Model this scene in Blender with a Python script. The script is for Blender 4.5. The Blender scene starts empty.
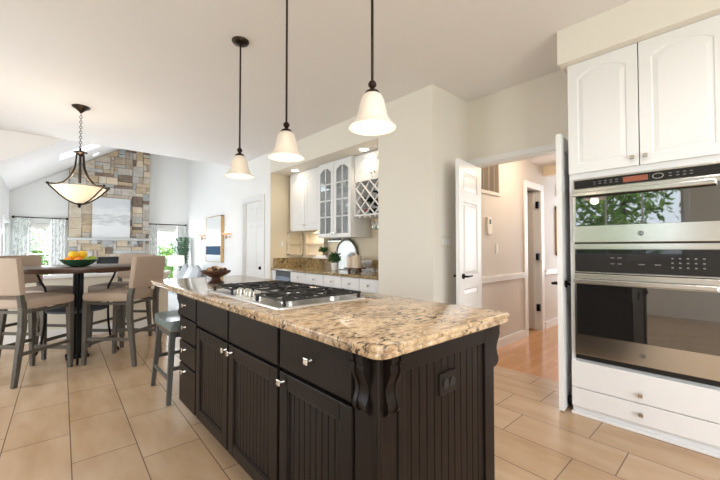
import bpy, bmesh, math, random
from mathutils import Vector, Matrix
R = math.radians
PI = math.pi
random.seed(7)
scn = bpy.context.scene
col = scn.collection

# ------------------------------------------------------------------ camera
cd = bpy.data.cameras.new('camera'); cam = bpy.data.objects.new('camera', cd); col.objects.link(cam)
cd.sensor_width = 36; cd.lens = 36 * 350 / 720; cd.clip_start = 0.02; cd.clip_end = 200
cam.location = (0, 0, 1.2); cam.rotation_euler = (R(91.3), 0, R(-42.2))
scn.camera = cam
# ------------------------------------------------------------------ world, exposure
w = bpy.data.worlds.new('sky'); scn.world = w; w.use_nodes = True
bgn = w.node_tree.nodes['Background']; bgn.inputs[0].default_value = (.84, .92, 1, 1); bgn.inputs[1].default_value = 3.0
vs = scn.view_settings; vs.view_transform = 'Standard'; vs.look = 'None'; vs.exposure = 0.52; vs.gamma = 1; vs.use_curve_mapping = False
scn.cycles.max_bounces = 10; scn.cycles.diffuse_bounces = 5; scn.cycles.glossy_bounces = 4
scn.cycles.sample_clamp_indirect = 6; scn.cycles.use_denoising = True; scn.cycles.caustics_reflective = False; scn.cycles.caustics_refractive = False

def light(name, kind, loc, power, color=(1, 1, 1), size=1, size_y=None, direction=None, radius=.05, angle=None, blend=.5):
    l = bpy.data.lights.new(name, kind); o = bpy.data.objects.new(name, l); col.objects.link(o)
    l.energy = power; l.color = color; o.location = loc
    if kind == 'AREA':
        l.size = size
        if size_y: l.shape = 'RECTANGLE'; l.size_y = size_y
    elif kind in ('POINT', 'SPOT'): l.shadow_soft_size = radius
    if kind == 'SPOT': l.spot_size = angle; l.spot_blend = blend
    if direction: o.rotation_euler = Vector(direction).to_track_quat('-Z', 'Y').to_euler()
    return o
DAY = (.88, .94, 1.0)
WARM = (1.0, .80, .55)
# daylight through the windows, with an added fill from behind the camera
light('daylight_dining_window', 'AREA', (-2.30, 4.45, 1.35), 46, DAY, 2.0, 1.4, (1, 0, -.05))
light('daylight_sink_window', 'AREA', (-3.9, 1.55, 3.5), 60, DAY, 2.4, 1.6, (3.9, 0, -2.6))
light('added_back_fill', 'AREA', (.2, -2.55, 1.4), 75, (.93, .965, 1), 3.2, 2.0, (0, 1, .03))  # unseen fill added at the back wall, no known door there
light('daylight_great_window', 'AREA', (2.28, 9.80, .95), 22, DAY, .6, 1.3, (0, -1, .0))
light('daylight_great_window_left', 'AREA', (-.05, 9.80, 1.0), 14, DAY, .5, 1.2, (0, -1, .0))
light('daylight_great_side', 'AREA', (-.44, 7.7, 1.2), 36, DAY, 1.6, 1.2, (1, 0, .2))
light('hall_ceiling_lamp', 'POINT', (4.3, 1.45, 2.2), 12, (1, .80, .56), radius=.1)
light('hall_daylight', 'AREA', (7.6, 1.3, 1.5), 30, (.85, .92, 1), .8, 1.6, (-1, 0, 0))
# unseen fill spots added under the kitchen ceiling to brighten the room
for cx, cy in ((-.9, -1.2), (1.6, -1.2), (.5, .2), (1.9, .1)):
    light('ceiling_fill_spot', 'SPOT', (cx, cy, 2.76), 18, (1, .965, .92), radius=.08, angle=R(150), blend=.8)

# ------------------------------------------------------------------ materials
MT = {}
def mat(name, color, rough=.5, metal=0, spec=.5, emit=None, es=1, trans=0, ior=1.45, coat=0, alpha=1):
    m = bpy.data.materials.new(name); m.use_nodes = True
    b = m.node_tree.nodes['Principled BSDF']
    b.inputs['Base Color'].default_value = (*color, 1); b.inputs['Roughness'].default_value = rough
    b.inputs['Metallic'].default_value = metal; b.inputs['Specular IOR Level'].default_value = spec
    b.inputs['Transmission Weight'].default_value = trans; b.inputs['IOR'].default_value = ior
    b.inputs['Coat Weight'].default_value = coat; b.inputs['Coat Roughness'].default_value = .08
    b.inputs['Alpha'].default_value = alpha
    if emit: b.inputs['Emission Color'].default_value = (*emit, 1); b.inputs['Emission Strength'].default_value = es
    MT[name] = m
    return m
class N:
    """tiny node helper"""
    def __init__(s, m):
        s.t = m.node_tree; s.b = s.t.nodes['Principled BSDF']; s.m = m
    def n(s, typ, **kw):
        nd = s.t.nodes.new(typ)
        for k, v in kw.items():
            if k.startswith('_'): setattr(nd, k[1:], v)
            else: nd.inputs[k.replace('_', ' ')].default_value = v
        return nd
    def l(s, a, b): s.t.links.new(a, b)
    def coord(s, kind='Object', scale=(1, 1, 1), rot=(0, 0, 0), loc=(0, 0, 0)):
        tc = s.n('ShaderNodeTexCoord'); mp = s.n('ShaderNodeMapping')
        mp.inputs['Scale'].default_value = scale; mp.inputs['Rotation'].default_value = rot; mp.inputs['Location'].default_value = loc
        s.l(tc.outputs[kind], mp.inputs['Vector']); return mp.outputs[0]
    def noise(s, vec, scale, detail=4, rough=.5, dist=0):
        nd = s.n('ShaderNodeTexNoise', Scale=scale, Detail=detail, Roughness=rough, Distortion=dist); s.l(vec, nd.inputs['Vector']); return nd.outputs['Fac']
    def ramp(s, fac, stops, interp='LINEAR'):
        nd = s.n('ShaderNodeValToRGB'); cr = nd.color_ramp; cr.interpolation = interp
        while len(cr.elements) < len(stops): cr.elements.new(.5)
        for e, (p, c) in zip(cr.elements, stops): e.position = p; e.color = (*c, 1) if len(c) == 3 else c
        s.l(fac, nd.inputs[0]); return nd.outputs[0]
    def mix(s, fac, a, b, mode='MIX'):
        nd = s.n('ShaderNodeMix'); nd.data_type = 'RGBA'; nd.blend_type = mode
        for sock, v in ((nd.inputs[0], fac), (nd.inputs[6], a), (nd.inputs[7], b)):
            if isinstance(v, (int, float)): sock.default_value = v
            elif isinstance(v, tuple): sock.default_value = (*v, 1)
            else: s.l(v, sock)
        return nd.outputs[2]
    def bump(s, h, strength=.2, dist=.01):
        nd = s.n('ShaderNodeBump', Strength=strength, Distance=dist); s.l(h, nd.inputs['Height']); s.l(nd.outputs[0], s.b.inputs['Normal'])
    def color(s, c): s.l(c, s.b.inputs['Base Color'])

def paint(name, c, rough=.6, var=.02):
    m = mat(name, c, rough, spec=.3); k = N(m); v = k.coord()
    f = k.noise(v, 2.5, 3)
    k.color(k.mix(f, tuple(x * (1 - var) for x in c), tuple(min(1, x * (1 + var)) for x in c)))
    if 'wall' in name: k.bump(k.noise(v, 160, 2), .03, .001)
    return m
paint('wall_paint', (.80, .755, .685)); paint('ceiling_paint', (.83, .80, .795)); paint('great_wall_paint', (.87, .865, .86))
paint('hall_paint', (.65, .605, .56)); paint('grille_tan', (.42, .37, .31)); paint('niche_paint', (.78, .69, .54)); paint('trim_white', (.83, .83, .83), .35)
paint('cabinet_white', (.83, .83, .84), .35); paint('mantel_grey', (.50, .50, .49)); paint('cream_panel', (.72, .67, .57))
def dark_wood():
    m = mat('espresso_wood', (.02, .014, .011), .38, spec=.2); k = N(m); v = k.coord('Object', (3, 3, 40), (0, 0, 0))
    v = k.coord('Object', (25, 25, 1.5)); f = k.noise(v, 3, 5, .6)
    k.color(k.ramp(f, [(.3, (.007, .0046, .004)), (.7, (.0145, .0095, .0078))])); k.bump(f, .08, .002)
    return m
dark_wood()
def granite(name, tint, off=0):
    m = mat(name, tint, .13, spec=.45); k = N(m); v = k.coord('Object', (1, 1, 1), (0, 0, .4), (off, 0, 0))
    v2 = k.coord('Object', (1, 2.0, 1), (0, 0, .9), (off, 3, 0))
    big = k.noise(v2, 7.5, 6, .68, .6)
    base = k.ramp(big, [(.30, tuple(x * .50 for x in tint)), (.43, tuple(x * .86 for x in tint)), (.56, (tint[0] * 1.15, tint[1] * 1.22, tint[2] * 1.36)), (.70, (tint[0] * .98, tint[1] * .82, tint[2] * .55))])
    dk = k.noise(v2, 26, 5, .66, .2); dm = k.ramp(dk, [(.52, (0, 0, 0)), (.585, (1, 1, 1))])
    cl = k.noise(v, 5.5, 3, .5, .4); cm = k.ramp(cl, [(.42, (.0, .0, .0)), (.56, (1, 1, 1))])
    msk = k.mix(1.0, dm, cm, 'MULTIPLY')
    md = k.ramp(k.noise(v2, 19, 4, .62, .2), [(.53, (0, 0, 0)), (.62, (.75, .75, .75))]); base = k.mix(md, base, (.27, .16, .085)); c = k.mix(msk, base, (.050, .036, .028))
    sp = k.noise(v, 70, 4, .6); c = k.mix(k.ramp(sp, [(.62, (0, 0, 0)), (.68, (.8, .8, .8))]), c, (.10, .07, .05))
    sw = k.noise(v, 45, 3, .6); c = k.mix(k.ramp(sw, [(.60, (0, 0, 0)), (.68, (.6, .6, .6))]), c, (.80, .74, .63))
    k.color(c); return m
granite('granite_island', (.55, .385, .225)); granite('granite_bar', (.36, .26, .12), 5)
def metal(name, c, r, brushed=None):
    m = mat(name, c, r, 1)
    if brushed:
        k = N(m); v = k.coord('Object', brushed); f = k.noise(v, 12, 4)
        k.l(k.ramp(f, [(.3, (r * .88,) * 3), (.7, (r * 1.12,) * 3)]), k.b.inputs['Roughness'])
    return m
metal('brushed_steel', (.66, .65, .63), .22, (90, 1.5, 90)); metal('polished_steel', (.70, .69, .67), .30)
metal('tray_plate', (.42, .42, .40), .35); metal('tray_frame', (.28, .27, .26), .25); metal('nickel', (.70, .67, .62), .22); metal('dark_bronze', (.05, .038, .03), .38); metal('black_iron', (.018, .018, .018), .5)
metal('silver_metal', (.75, .75, .75), .16); metal('gold_frame', (.62, .40, .18), .4)
mat('cast_iron', (.012, .012, .013), .45, 0, .5); mat('black_plastic', (.015, .015, .016), .35); mat('black_glass', (.012, .012, .014), .035, 0, .6)
mat('oven_glass', (.014, .013, .013), .02, 0, .5, ior=2.6)
mat('display_red', (.10, .03, .02), .2, emit=(.5, .16, .09), es=.35)
mat('dark_badge', (.12, .12, .12), .3, .8); mat('glyph', (.22, .22, .22), .5); mat('outlet_dark', (.012, .009, .008), .4, spec=.25); mat('plate_white', (.74, .70, .60), .35)
mat('frosted_glass', (.90, .84, .76), .5, spec=.4, emit=(1, .84, .66), es=.06, trans=.35)
mat('amber_bowl_glass', (.90, .80, .64), .4, spec=.4, emit=(1, .80, .52), es=.5)
mat('bulb_glow', (1, .9, .75), .4, emit=(1, .86, .64), es=2.2); mat('can_glow', (1, .95, .85), .4, emit=(1, .88, .68), es=12)
def pane_glass(name, refl, tint):
    m = bpy.data.materials.new(name); m.use_nodes = True; t = m.node_tree; t.nodes.remove(t.nodes['Principled BSDF'])
    a = t.nodes.new('ShaderNodeBsdfTransparent'); g = t.nodes.new('ShaderNodeBsdfGlossy'); x = t.nodes.new('ShaderNodeMixShader')
    a.inputs[0].default_value = (*tint, 1); g.inputs['Roughness'].default_value = .02; x.inputs[0].default_value = refl
    t.links.new(a.outputs[0], x.inputs[1]); t.links.new(g.outputs[0], x.inputs[2]); t.links.new(x.outputs[0], t.nodes['Material Output'].inputs[0]); MT[name] = m
pane_glass('clear_glass', .05, (.97, .98, .98)); pane_glass('cabinet_glass', .14, (.93, .95, .95))
mat('blue_metal', (.16, .19, .24), .35, .6); mat('ceramic_white', (.85, .84, .81), .3); mat('canister_cream', (.72, .60, .46), .45)
mat('soil', (.05, .035, .02), .9); mat('green_glass', (.03, .10, .05), .1, spec=.8); mat('bowl_wood', (.13, .055, .03), .35)
mat('orange_peel', (.90, .30, .02), .45); mat('lemon_peel', (.92, .56, .03), .4); mat('lime_peel', (.33, .42, .05), .4)
mat('red_foil', (.45, .03, .03), .3); mat('wine_bottle', (.02, .03, .02), .1); mat('lavender', (.5, .5, .6), .5)
mat('seed_tan', (.42, .24, .12), .8); mat('seed_brown', (.10, .05, .03), .8); mat('seed_pale', (.62, .48, .34), .8)
mat('nail_brass', (.35, .25, .14), .35, 1); mat('lamp_shade', (.90, .89, .86), .8, emit=(1, .97, .9), es=.15)
mat('firebox_black', (.012, .012, .013), .5); mat('flame', (1, .7, .4), .5, emit=(1, .66, .34), es=3); mat('sconce_glass', (.75, .48, .33), .4, emit=(1, .60, .35), es=.25)
def fabric(name, c, sc=260, rough=.9):
    m = mat(name, c, rough, spec=.2); k = N(m); v = k.coord(); f = k.noise(v, sc, 3)
    k.color(k.mix(f, tuple(x * .82 for x in c), tuple(min(1, x * 1.12) for x in c))); k.bump(f, .25, .002); return m
fabric('chair_fabric', (.44, .345, .275)); fabric('sofa_fabric', (.72, .73, .74)); fabric('pillow_fabric', (.50, .52, .55)); fabric('shade_fabric', (.70, .68, .64)); fabric('seat_slate', (.10, .11, .13))
def leather():
    m = mat('teal_leather', (.155, .20, .195), .30, spec=.6); k = N(m); v = k.coord(); f = k.noise(v, 14, 5, .6)
    k.color(k.ramp(f, [(.3, (.10, .135, .135)), (.7, (.20, .25, .24))])); k.bump(k.noise(v, 120, 3), .15, .002)
leather()
def wood(name, a, b, scale=(2, 30, 30), rough=.4):
    m = mat(name, a, rough); k = N(m); f = k.noise(k.coord('Object', scale), 2.5, 6, .6, .5)
    k.color(k.ramp(f, [(.3, a), (.7, b)])); k.bump(f, .08, .002)
wood('chair_wood', (.062, .054, .044), (.11, .097, .08), (25, 25, 2)); wood('table_wood', (.035, .018, .012), (.12, .065, .042), (1.5, 22, 10), .28)
wood('stool_wood', (.06, .057, .052), (.115, .11, .10), (25, 25, 2)); wood('bowl_wood_grain', (.035, .015, .01), (.10, .045, .025), (8, 8, 30), .4)
def tile():
    m = mat('floor_tile', (.6, .47, .36), .22, spec=.45); k = N(m)
    tc = k.n('ShaderNodeTexCoord'); sx = k.n('ShaderNodeSeparateXYZ'); k.l(tc.outputs['Object'], sx.inputs[0])
    br = k.n('ShaderNodeTexBrick', Scale=1, Mortar_Size=.003, Mortar_Smooth=.1, Bias=0, Brick_Width=.6175, Row_Height=.3113)
    br.offset = .672; br.offset_frequency = 2; br.squash = 1
    def mth(op, a_, b_):
        nd = k.n('ShaderNodeMath'); nd.operation = op
        for sk, v_ in zip(nd.inputs, (a_, b_)):
            if isinstance(v_, (int, float)): sk.default_value = v_
            else: k.l(v_, sk)
        return nd.outputs[0]
    ty = mth('ADD', mth('SUBTRACT', mth('MULTIPLY', sx.outputs[1], .031), sx.outputs[0]), 5.973)
    cmb = k.n('ShaderNodeCombineXYZ'); k.l(mth('ADD', sx.outputs[1], 6.175 + .135), cmb.inputs[0]); k.l(ty, cmb.inputs[1]); k.l(cmb.outputs[0], br.inputs['Vector'])
    br.inputs['Color1'].default_value = (0, 0, 0, 1); br.inputs['Color2'].default_value = (1, 1, 1, 1); br.inputs['Mortar'].default_value = (.5, .5, .5, 1)
    # each tile its own tone; browner body, soft cloudy veins along the length
    v = k.coord('Object', (5, 1.4, 1)); cl = k.noise(v, 1.4, 4, .5, .2); cl2 = k.noise(k.coord('Object', (16, 1.3, 1)), 2.2, 3, .5, 0)
    a = k.ramp(cl, [(.28, (.41, .255, .135)), (.5, (.50, .335, .20)), (.72, (.57, .415, .28))])
    a = k.mix(k.ramp(cl2, [(.40, (0, 0, 0)), (.75, (.16, .16, .16))]), a, (.60, .46, .33))
    a = k.mix(.35, a, k.mix(br.outputs['Color'], (.40, .255, .145), (.57, .42, .29)))
    c = k.mix(br.outputs['Fac'], a, (.17, .11, .075)); k.color(c)
    nd = k.n('ShaderNodeMath'); nd.operation = 'SUBTRACT'; nd.inputs[0].default_value = 1; k.l(br.outputs['Fac'], nd.inputs[1]); k.bump(nd.outputs[0], .25, .002)
TILE_DY, TILE_DX = 0.0, 0.0
tile()
def plank():
    m = mat('hall_planks', (.5, .25, .1), .25, coat=.2); k = N(m); v = k.coord('Object', (1, 1, 1))
    br = k.n('ShaderNodeTexBrick', Scale=1, Mortar_Size=.0012, Brick_Width=1.0, Row_Height=.07); br.offset = .37; k.l(v, br.inputs['Vector'])
    br.inputs['Color1'].default_value = (.50, .22, .07, 1); br.inputs['Color2'].default_value = (.62, .31, .12, 1); br.inputs['Mortar'].default_value = (.2, .08, .03, 1)
    f = k.noise(k.coord('Object', (2, 30, 1)), 3, 5); k.color(k.mix(.25, br.outputs['Color'], k.ramp(f, [(.3, (.36, .15, .05)), (.7, (.70, .38, .17))])))
plank()
def carpet():
    m = mat('great_floor', (.62, .60, .58), .6); k = N(m); k.bump(k.noise(k.coord(), 80, 3), .2)
carpet()
def stone():
    m = mat('field_stone', (.4, .35, .3), .85, spec=.2); k = N(m)
    at = k.n('ShaderNodeAttribute'); at.attribute_name = 'stone_tone'
    f = k.noise(k.coord('Object'), 9, 6, .65); k.color(k.mix(.55, at.outputs['Color'], k.ramp(f, [(.3, (.30, .28, .26)), (.7, (.68, .64, .60))]), 'OVERLAY'))
    k.bump(f, .5, .02)
stone(); mat('mortar', (.33, .29, .24), .9)
def leafm(name, a, b):
    m = mat(name, a, .5); k = N(m); oi = k.noise(k.coord('Object'), 6, 2)
    k.color(k.ramp(oi, [(.35, a), (.65, b)])); return m
leafm('leaf_outdoor', (.10, .26, .05), (.42, .60, .14)); leafm('leaf_indoor', (.03, .09, .02), (.09, .19, .05)); leafm('leaf_palm', (.04, .11, .06), (.10, .2, .12))
mat('bark', (.1, .07, .05), .9); mat('lawn', (.10, .22, .05), .9)
def curtain_m():
    m = mat('curtain_cloth', (.7, .72, .73), .8, spec=.1, trans=0); k = N(m)
    f = k.noise(k.coord('Object', (1, 1, .8)), 13, 2, .5, .6); k.color(k.ramp(f, [(.50, (.95, .95, .94)), (.56, (.62, .64, .66)), (.62, (.95, .95, .94))]))
curtain_m()
def art(name, stops, axis_rot, sc):
    m = mat(name, (.6, .6, .6), .6); k = N(m); f = k.noise(k.coord('Object', sc), 3, 5, .6, .6); k.color(k.ramp(f, stops))
def sea():
    m = mat('painting_sea', (.7, .7, .7), .6); k = N(m); tc = k.n('ShaderNodeTexCoord'); sp = k.n('ShaderNodeSeparateXYZ'); k.l(tc.outputs['Object'], sp.inputs[0])
    nz = k.noise(k.coord('Object', (1.5, 1, 9)), 2.2, 5, .6, .2); nd = k.n('ShaderNodeMath'); nd.operation = 'MULTIPLY_ADD'; k.l(nz, nd.inputs[0]); nd.inputs[1].default_value = .55; k.l(sp.outputs[2], nd.inputs[2])
    k.color(k.ramp(nd.outputs[0], [(.10, (.66, .66, .68)), (.55, (.74, .74, .75)), (.66, (.46, .47, .49)), (.70, (.72, .72, .73)), (.76, (.50, .51, .53)), (.82, (.72, .72, .73)), (1.0, (.58, .59, .61))]))
sea()

mat('art_white', (.78, .79, .80), .25); mat('art_navy', (.04, .09, .17), .7, spec=.1); mat('art_mist', (.72, .74, .76), .25)

# ------------------------------------------------------------------ mesh helpers
WM = {}
class MB:
    def __init__(s): s.bm = bmesh.new()
    def _merge(s, b2):
        me = bpy.data.meshes.new('t'); b2.to_mesh(me); b2.free(); s.bm.from_mesh(me); bpy.data.meshes.remove(me); return s
    def box(s, x0, x1, y0, y1, z0, z1, bev=0, seg=2, M=None):
        b = bmesh.new(); bmesh.ops.create_cube(b, size=1)
        for v in b.verts: v.co = Vector(((x0 + x1) / 2 + v.co.x * (x1 - x0), (y0 + y1) / 2 + v.co.y * (y1 - y0), (z0 + z1) / 2 + v.co.z * (z1 - z0)))
        if bev: bmesh.ops.bevel(b, geom=b.edges[:], offset=bev, segments=seg, affect='EDGES', profile=.5)
        if M: b.transform(M)
        return s._merge(b)
    def taper(s, p0, p1, a0, a1, b0=None, b1=None, rot=0, bev=.003):
        """square-section bar from p0 to p1, half sizes a (x) and b (y)"""
        b0 = a0 if b0 is None else b0; b1 = a1 if b1 is None else b1
        b = bmesh.new(); c, sn = math.cos(rot), math.sin(rot); vs_ = []
        for p, aa, bb in ((p0, a0, b0), (p1, a1, b1)):
            for sx, sy in ((-1, -1), (1, -1), (1, 1), (-1, 1)):
                x, y = sx * aa, sy * bb; vs_.append(b.verts.new((p[0] + x * c - y * sn, p[1] + x * sn + y * c, p[2])))
        for f in ((0, 1, 2, 3), (4, 5, 6, 7), (0, 1, 5, 4), (1, 2, 6, 5), (2, 3, 7, 6), (3, 0, 4, 7)): b.faces.new([vs_[i] for i in f])
        if bev: bmesh.ops.bevel(b, geom=b.edges[:], offset=bev, segments=1, affect='EDGES')
        return s._merge(b)
    def bar(s, p0, p1, hw, hh):
        """rectangular bar between two points, half width hw (sideways) and half height hh"""
        p0, p1 = Vector(p0), Vector(p1); d = p1 - p0; L = d.length; q = d.to_track_quat('X', 'Z').to_matrix().to_4x4()
        M = Matrix.Translation((p0 + p1) / 2) @ q
        return s.box(-L / 2, L / 2, -hw, hw, -hh, hh, min(hw, hh) * .25, 1, M)
    def tube(s, pts, r, seg=10, cap=True, flat=1):
        pts = [Vector(p) for p in pts]; b = bmesh.new(); rings = []; n = len(pts)
        rr = r if isinstance(r, (list, tuple)) else [r] * n
        t0 = (pts[1] - pts[0]).normalized(); ref = Vector((0, 0, 1)) if abs(t0.z) < .9 else Vector((1, 0, 0)); a = t0.cross(ref).normalized()
        for i, p in enumerate(pts):
            t = (pts[min(i + 1, n - 1)] - pts[max(i - 1, 0)]).normalized(); a = (a - t * a.dot(t)).normalized(); c = t.cross(a)
            rings.append([b.verts.new(p + (a * math.cos(k * 2 * PI / seg) + c * math.sin(k * 2 * PI / seg) * flat) * rr[i]) for k in range(seg)])
        for i in range(n - 1):
            for k in range(seg): b.faces.new((rings[i][k], rings[i][(k + 1) % seg], rings[i + 1][(k + 1) % seg], rings[i + 1][k]))
        if cap: b.faces.new(rings[0]); b.faces.new(rings[-1])
        return s._merge(b)
    def lathe(s, prof, c=(0, 0, 0), seg=32, close=False, wob=None):
        b = bmesh.new(); rings = []
        for r, z in prof:
            if r < 1e-6: rings.append([b.verts.new((c[0], c[1], c[2] + z))]); continue
            rings.append([b.verts.new((c[0] + r * math.cos(k * 2 * PI / seg), c[1] + r * math.sin(k * 2 * PI / seg), c[2] + z)) for k in range(seg)])
        pr = list(zip(rings, rings[1:])) + ([(rings[-1], rings[0])] if close else [])
        for A, B in pr:
            for k in range(seg):
                k2 = (k + 1) % seg
                if len(A) == 1 and len(B) == 1: continue
                if len(A) == 1: b.faces.new((A[0], B[k], B[k2]))
                elif len(B) == 1: b.faces.new((A[k], A[k2], B[0]))
                else: b.faces.new((A[k], A[k2], B[k2], B[k]))
        return s._merge(b)
    def prism(s, pts, fn, lo, hi):
        """polygon (a,b) swept from lo to hi; fn(a,b,t) -> xyz"""
        b = bmesh.new(); A = [b.verts.new(fn(p[0], p[1], lo)) for p in pts]; B = [b.verts.new(fn(p[0], p[1], hi)) for p in pts]; n = len(pts)
        b.faces.new(A); b.faces.new(B)
        for i in range(n): b.faces.new((A[i], A[(i + 1) % n], B[(i + 1) % n], B[i]))
        return s._merge(b)
    def ball(s, c, r, sx=1, sy=1, sz=1, u=14, v=10, M=None):
        b = bmesh.new(); bmesh.ops.create_uvsphere(b, u_segments=u, v_segments=v, radius=r)
        for q in b.verts: q.co = Vector((q.co.x * sx, q.co.y * sy, q.co.z * sz))
        if M: b.transform(M)
        for q in b.verts: q.co += Vector(c)
        return s._merge(b)
    def cushion(s, x0, x1, y0, y1, z0, z1, r=.03, crown=.01, M=None):
        b = bmesh.new(); bmesh.ops.create_cube(b, size=1)
        bmesh.ops.subdivide_edges(b, edges=b.edges[:], cuts=5, use_grid_fill=True)
        for v in b.verts:
            q = v.co * 2; w_, d_, h_ = (x1 - x0) / 2, (y1 - y0) / 2, (z1 - z0) / 2
            P_ = Vector((q.x * w_, q.y * d_, q.z * h_)); I = Vector((max(-w_ + r, min(w_ - r, P_.x)), max(-d_ + r, min(d_ - r, P_.y)), max(-h_ + r, min(h_ - r, P_.z))))
            dl = P_ - I
            if dl.length > 1e-6: P_ = I + dl.normalized() * r
            if q.z > .99: P_.z += crown * (1 - q.x ** 2) * (1 - q.y ** 2)
            v.co = P_ + Vector(((x0 + x1) / 2, (y0 + y1) / 2, (z0 + z1) / 2))
        if M: b.transform(M)
        return s._merge(b)
    def face(s, pts):
        s.bm.faces.new([s.bm.verts.new(p) for p in pts]); return s
    def cell(s, O, u, n, a0, a1, b0, b1, li, ri, bi, ti, rise=0, d1=.007, w1=.006, w2=.03, top=.001, K=10):
        """front of one door cell with a raised panel (arched when rise>0)"""
        O, u, n = Vector(O), Vector(u), Vector(n); Z = Vector((0, 0, 1)); b = bmesh.new()
        P_ = lambda a, h, c: b.verts.new(O + u * a + Z * h + n * c)
        A0, A1, B0, B1 = a0 + li, a1 - ri, b0 + bi, b1 - ti
        def ring(i):
            x0, x1, y0, y1 = A0 + i, A1 - i, B0 + i, B1 - i; out = [(x0, y0), (x1, y0)]
            for k in range(K + 1):
                t = 1 - k / K; x = x0 + (x1 - x0) * t; out.append((x, y1 - rise + rise * (math.sin(PI * t) ** .8 if rise else 0)))
            return out
        outer = [(a0, b0), (a1, b0)] + [(a0 + (a1 - a0) * (1 - k / K), b1) for k in range(K + 1)]
        rs = [[P_(x, y, 0) for x, y in outer], [P_(x, y, 0) for x, y in ring(0)], [P_(x, y, -d1) for x, y in ring(w1)], [P_(x, y, -d1) for x, y in ring(w1 * 2)], [P_(x, y, top) for x, y in ring(w1 * 2 + w2)]]
        m = len(outer)
        for A, B in zip(rs, rs[1:]):
            for i in range(m): b.faces.new((A[i], A[(i + 1) % m], B[(i + 1) % m], B[i]))
        b.faces.new(rs[-1]); return s._merge(b)
    def bead(s, O, u, n, wid, z0, z1, pitch=.042, g=.005, d=.005):
        """beadboard: vertical grooves every pitch"""
        O, u, n = Vector(O), Vector(u), Vector(n); pts = [(0, 0)]; k = max(1, round(wid / pitch)); pt = wid / k
        for i in range(1, k): pts += [(i * pt - g, 0), (i * pt - g * .4, -d), (i * pt + g * .2, -d), (i * pt + g * .5, 0)]
        pts += [(wid, 0), (wid, -.012), (0, -.012)]
        return s.prism(pts, lambda a, c, t: O + u * a + n * c + Vector((0, 0, t)), z0, z1)
    def build(s, name, m, parent=None, smooth=False, label=None, local=False):
        bm = s.bm
        bmesh.ops.remove_doubles(bm, verts=bm.verts[:], dist=1e-5)
        bmesh.ops.recalc_face_normals(bm, faces=bm.faces[:])
        me = bpy.data.meshes.new(name); bm.to_mesh(me); bm.free()
        me.materials.append(MT[m] if isinstance(m, str) else m)
        o = bpy.data.objects.new(name, me); col.objects.link(o)
        if smooth:
            for p in me.polygons: p.use_smooth = True
            try: me.set_sharp_from_angle(angle=R(38))
            except Exception: pass
        if parent:
            Mx = WM.get(parent.name)
            if Mx is None: Mx = Matrix.Identity(4)
            if not local: me.transform(Mx.inverted())
            WM[o.name] = Mx; o.parent = parent
        if label: o['label'] = label
        return o
def thing(name, label, cat, loc=(0, 0, 0), rz=0, group=None):
    o = bpy.data.objects.new(name, None); col.objects.link(o); o.empty_display_size = .05
    o.location = loc; o.rotation_euler = (0, 0, rz); o['label'] = label; o['category'] = cat
    if group: o['group'] = group
    WM[o.name] = Matrix.Translation(loc) @ Matrix.Rotation(rz, 4, 'Z'); return o
def tag(o, label, cat, group=None, center=True):
    o['label'] = label; o['category'] = cat
    if group: o['group'] = group
    me = o.data; xs = [v.co for v in me.vertices]           # origin to the base
    c = Vector(((min(v.x for v in xs) + max(v.x for v in xs)) / 2, (min(v.y for v in xs) + max(v.y for v in xs)) / 2, min(v.z for v in xs)))
    me.transform(Matrix.Translation(-c)); o.location = o.location + c; WM[o.name] = Matrix.Translation(o.location); return o
def struct(o): o['kind'] = 'structure'; return o
def S(name, m, *boxes, parent=None, bev=0):
    b = MB()
    for q in boxes: b.box(*q, bev)
    o = b.build(name, m, parent)
    if not parent: o['kind'] = 'structure'
    return o
def copy_tree(o, parent=None):
    c = o.copy(); col.objects.link(c); c.parent = parent
    for ch in list(o.children): copy_tree(ch, c)
    return c
def wall_holes(axis, pos, th, a0, a1, z0, z1, holes):
    """boxes of a wall (axis x or y at pos..pos+th) with rectangular holes (a0,a1,z0,z1)"""
    out = []; cuts = sorted({a0, a1, *[h[0] for h in holes], *[h[1] for h in holes]})
    for s0, s1 in zip(cuts, cuts[1:]):
        mid = (s0 + s1) / 2; hs = sorted([h for h in holes if h[0] < mid < h[1]], key=lambda h: h[2]); z = z0
        for h in hs:
            if h[2] > z: out.append((s0, s1, z, h[2]))
            z = h[3]
        if z < z1: out.append((s0, s1, z, z1))
    if axis == 'x': return [(pos, pos + th, a, b, c, d) for a, b, c, d in out]
    return [(a, b, pos, pos + th, c, d) for a, b, c, d in out]

# ------------------------------------------------------------------ room shell
HC = 2.80
XW = 3.43          # kitchen right wall plane
XP = 2.80          # face of pillar, bar header and great-room right wall
YF = 9.85          # far wall of great room
GZ = -.18          # great room floor, one step down
struct(MB().box(-2.5, 3.45, -2.7, 6.30, -.1, 0).build('floor', 'floor_tile'))
S('floor_great_room', 'great_floor', (-.7, 3.0, 6.3, 10.1, GZ - .1, GZ))
S('floor_hall', 'hall_planks', (3.45, 8.0, .75, 2.1, -.1, .0))
S('floor_side_room', 'hall_planks', (3.6, 8.0, 2.1, 4.0, -.1, -.001))
S('ceiling', 'ceiling_paint', (-2.5, 3.6, -2.7, 6.75, HC, HC + .1))
S('ceiling_hall', 'ceiling_paint', (3.6, 8.0, .7, 4.0, 2.42, 2.5))
S('wall_right', 'wall_paint', *wall_holes('x', XW, .12, -2.7, 5.44, 0, HC, [(1.0, 1.95, 0, 2.09)]))
S('wall_left', 'wall_paint', *wall_holes('x', -2.5, .12, -2.7, 6.87, 0, HC, [(.7, 2.4, 1.05, 2.3), (3.4, 5.5, .6, 2.1)]))
S('wall_back', 'wall_paint', *wall_holes('y', -2.7, .12, -2.5, 3.55, 0, HC, [(-1.4, 1.8, .02, 2.1)]))
S('wall_dining', 'great_wall_paint', (-2.5, -.5, 6.75, 6.87, GZ, HC))
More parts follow.
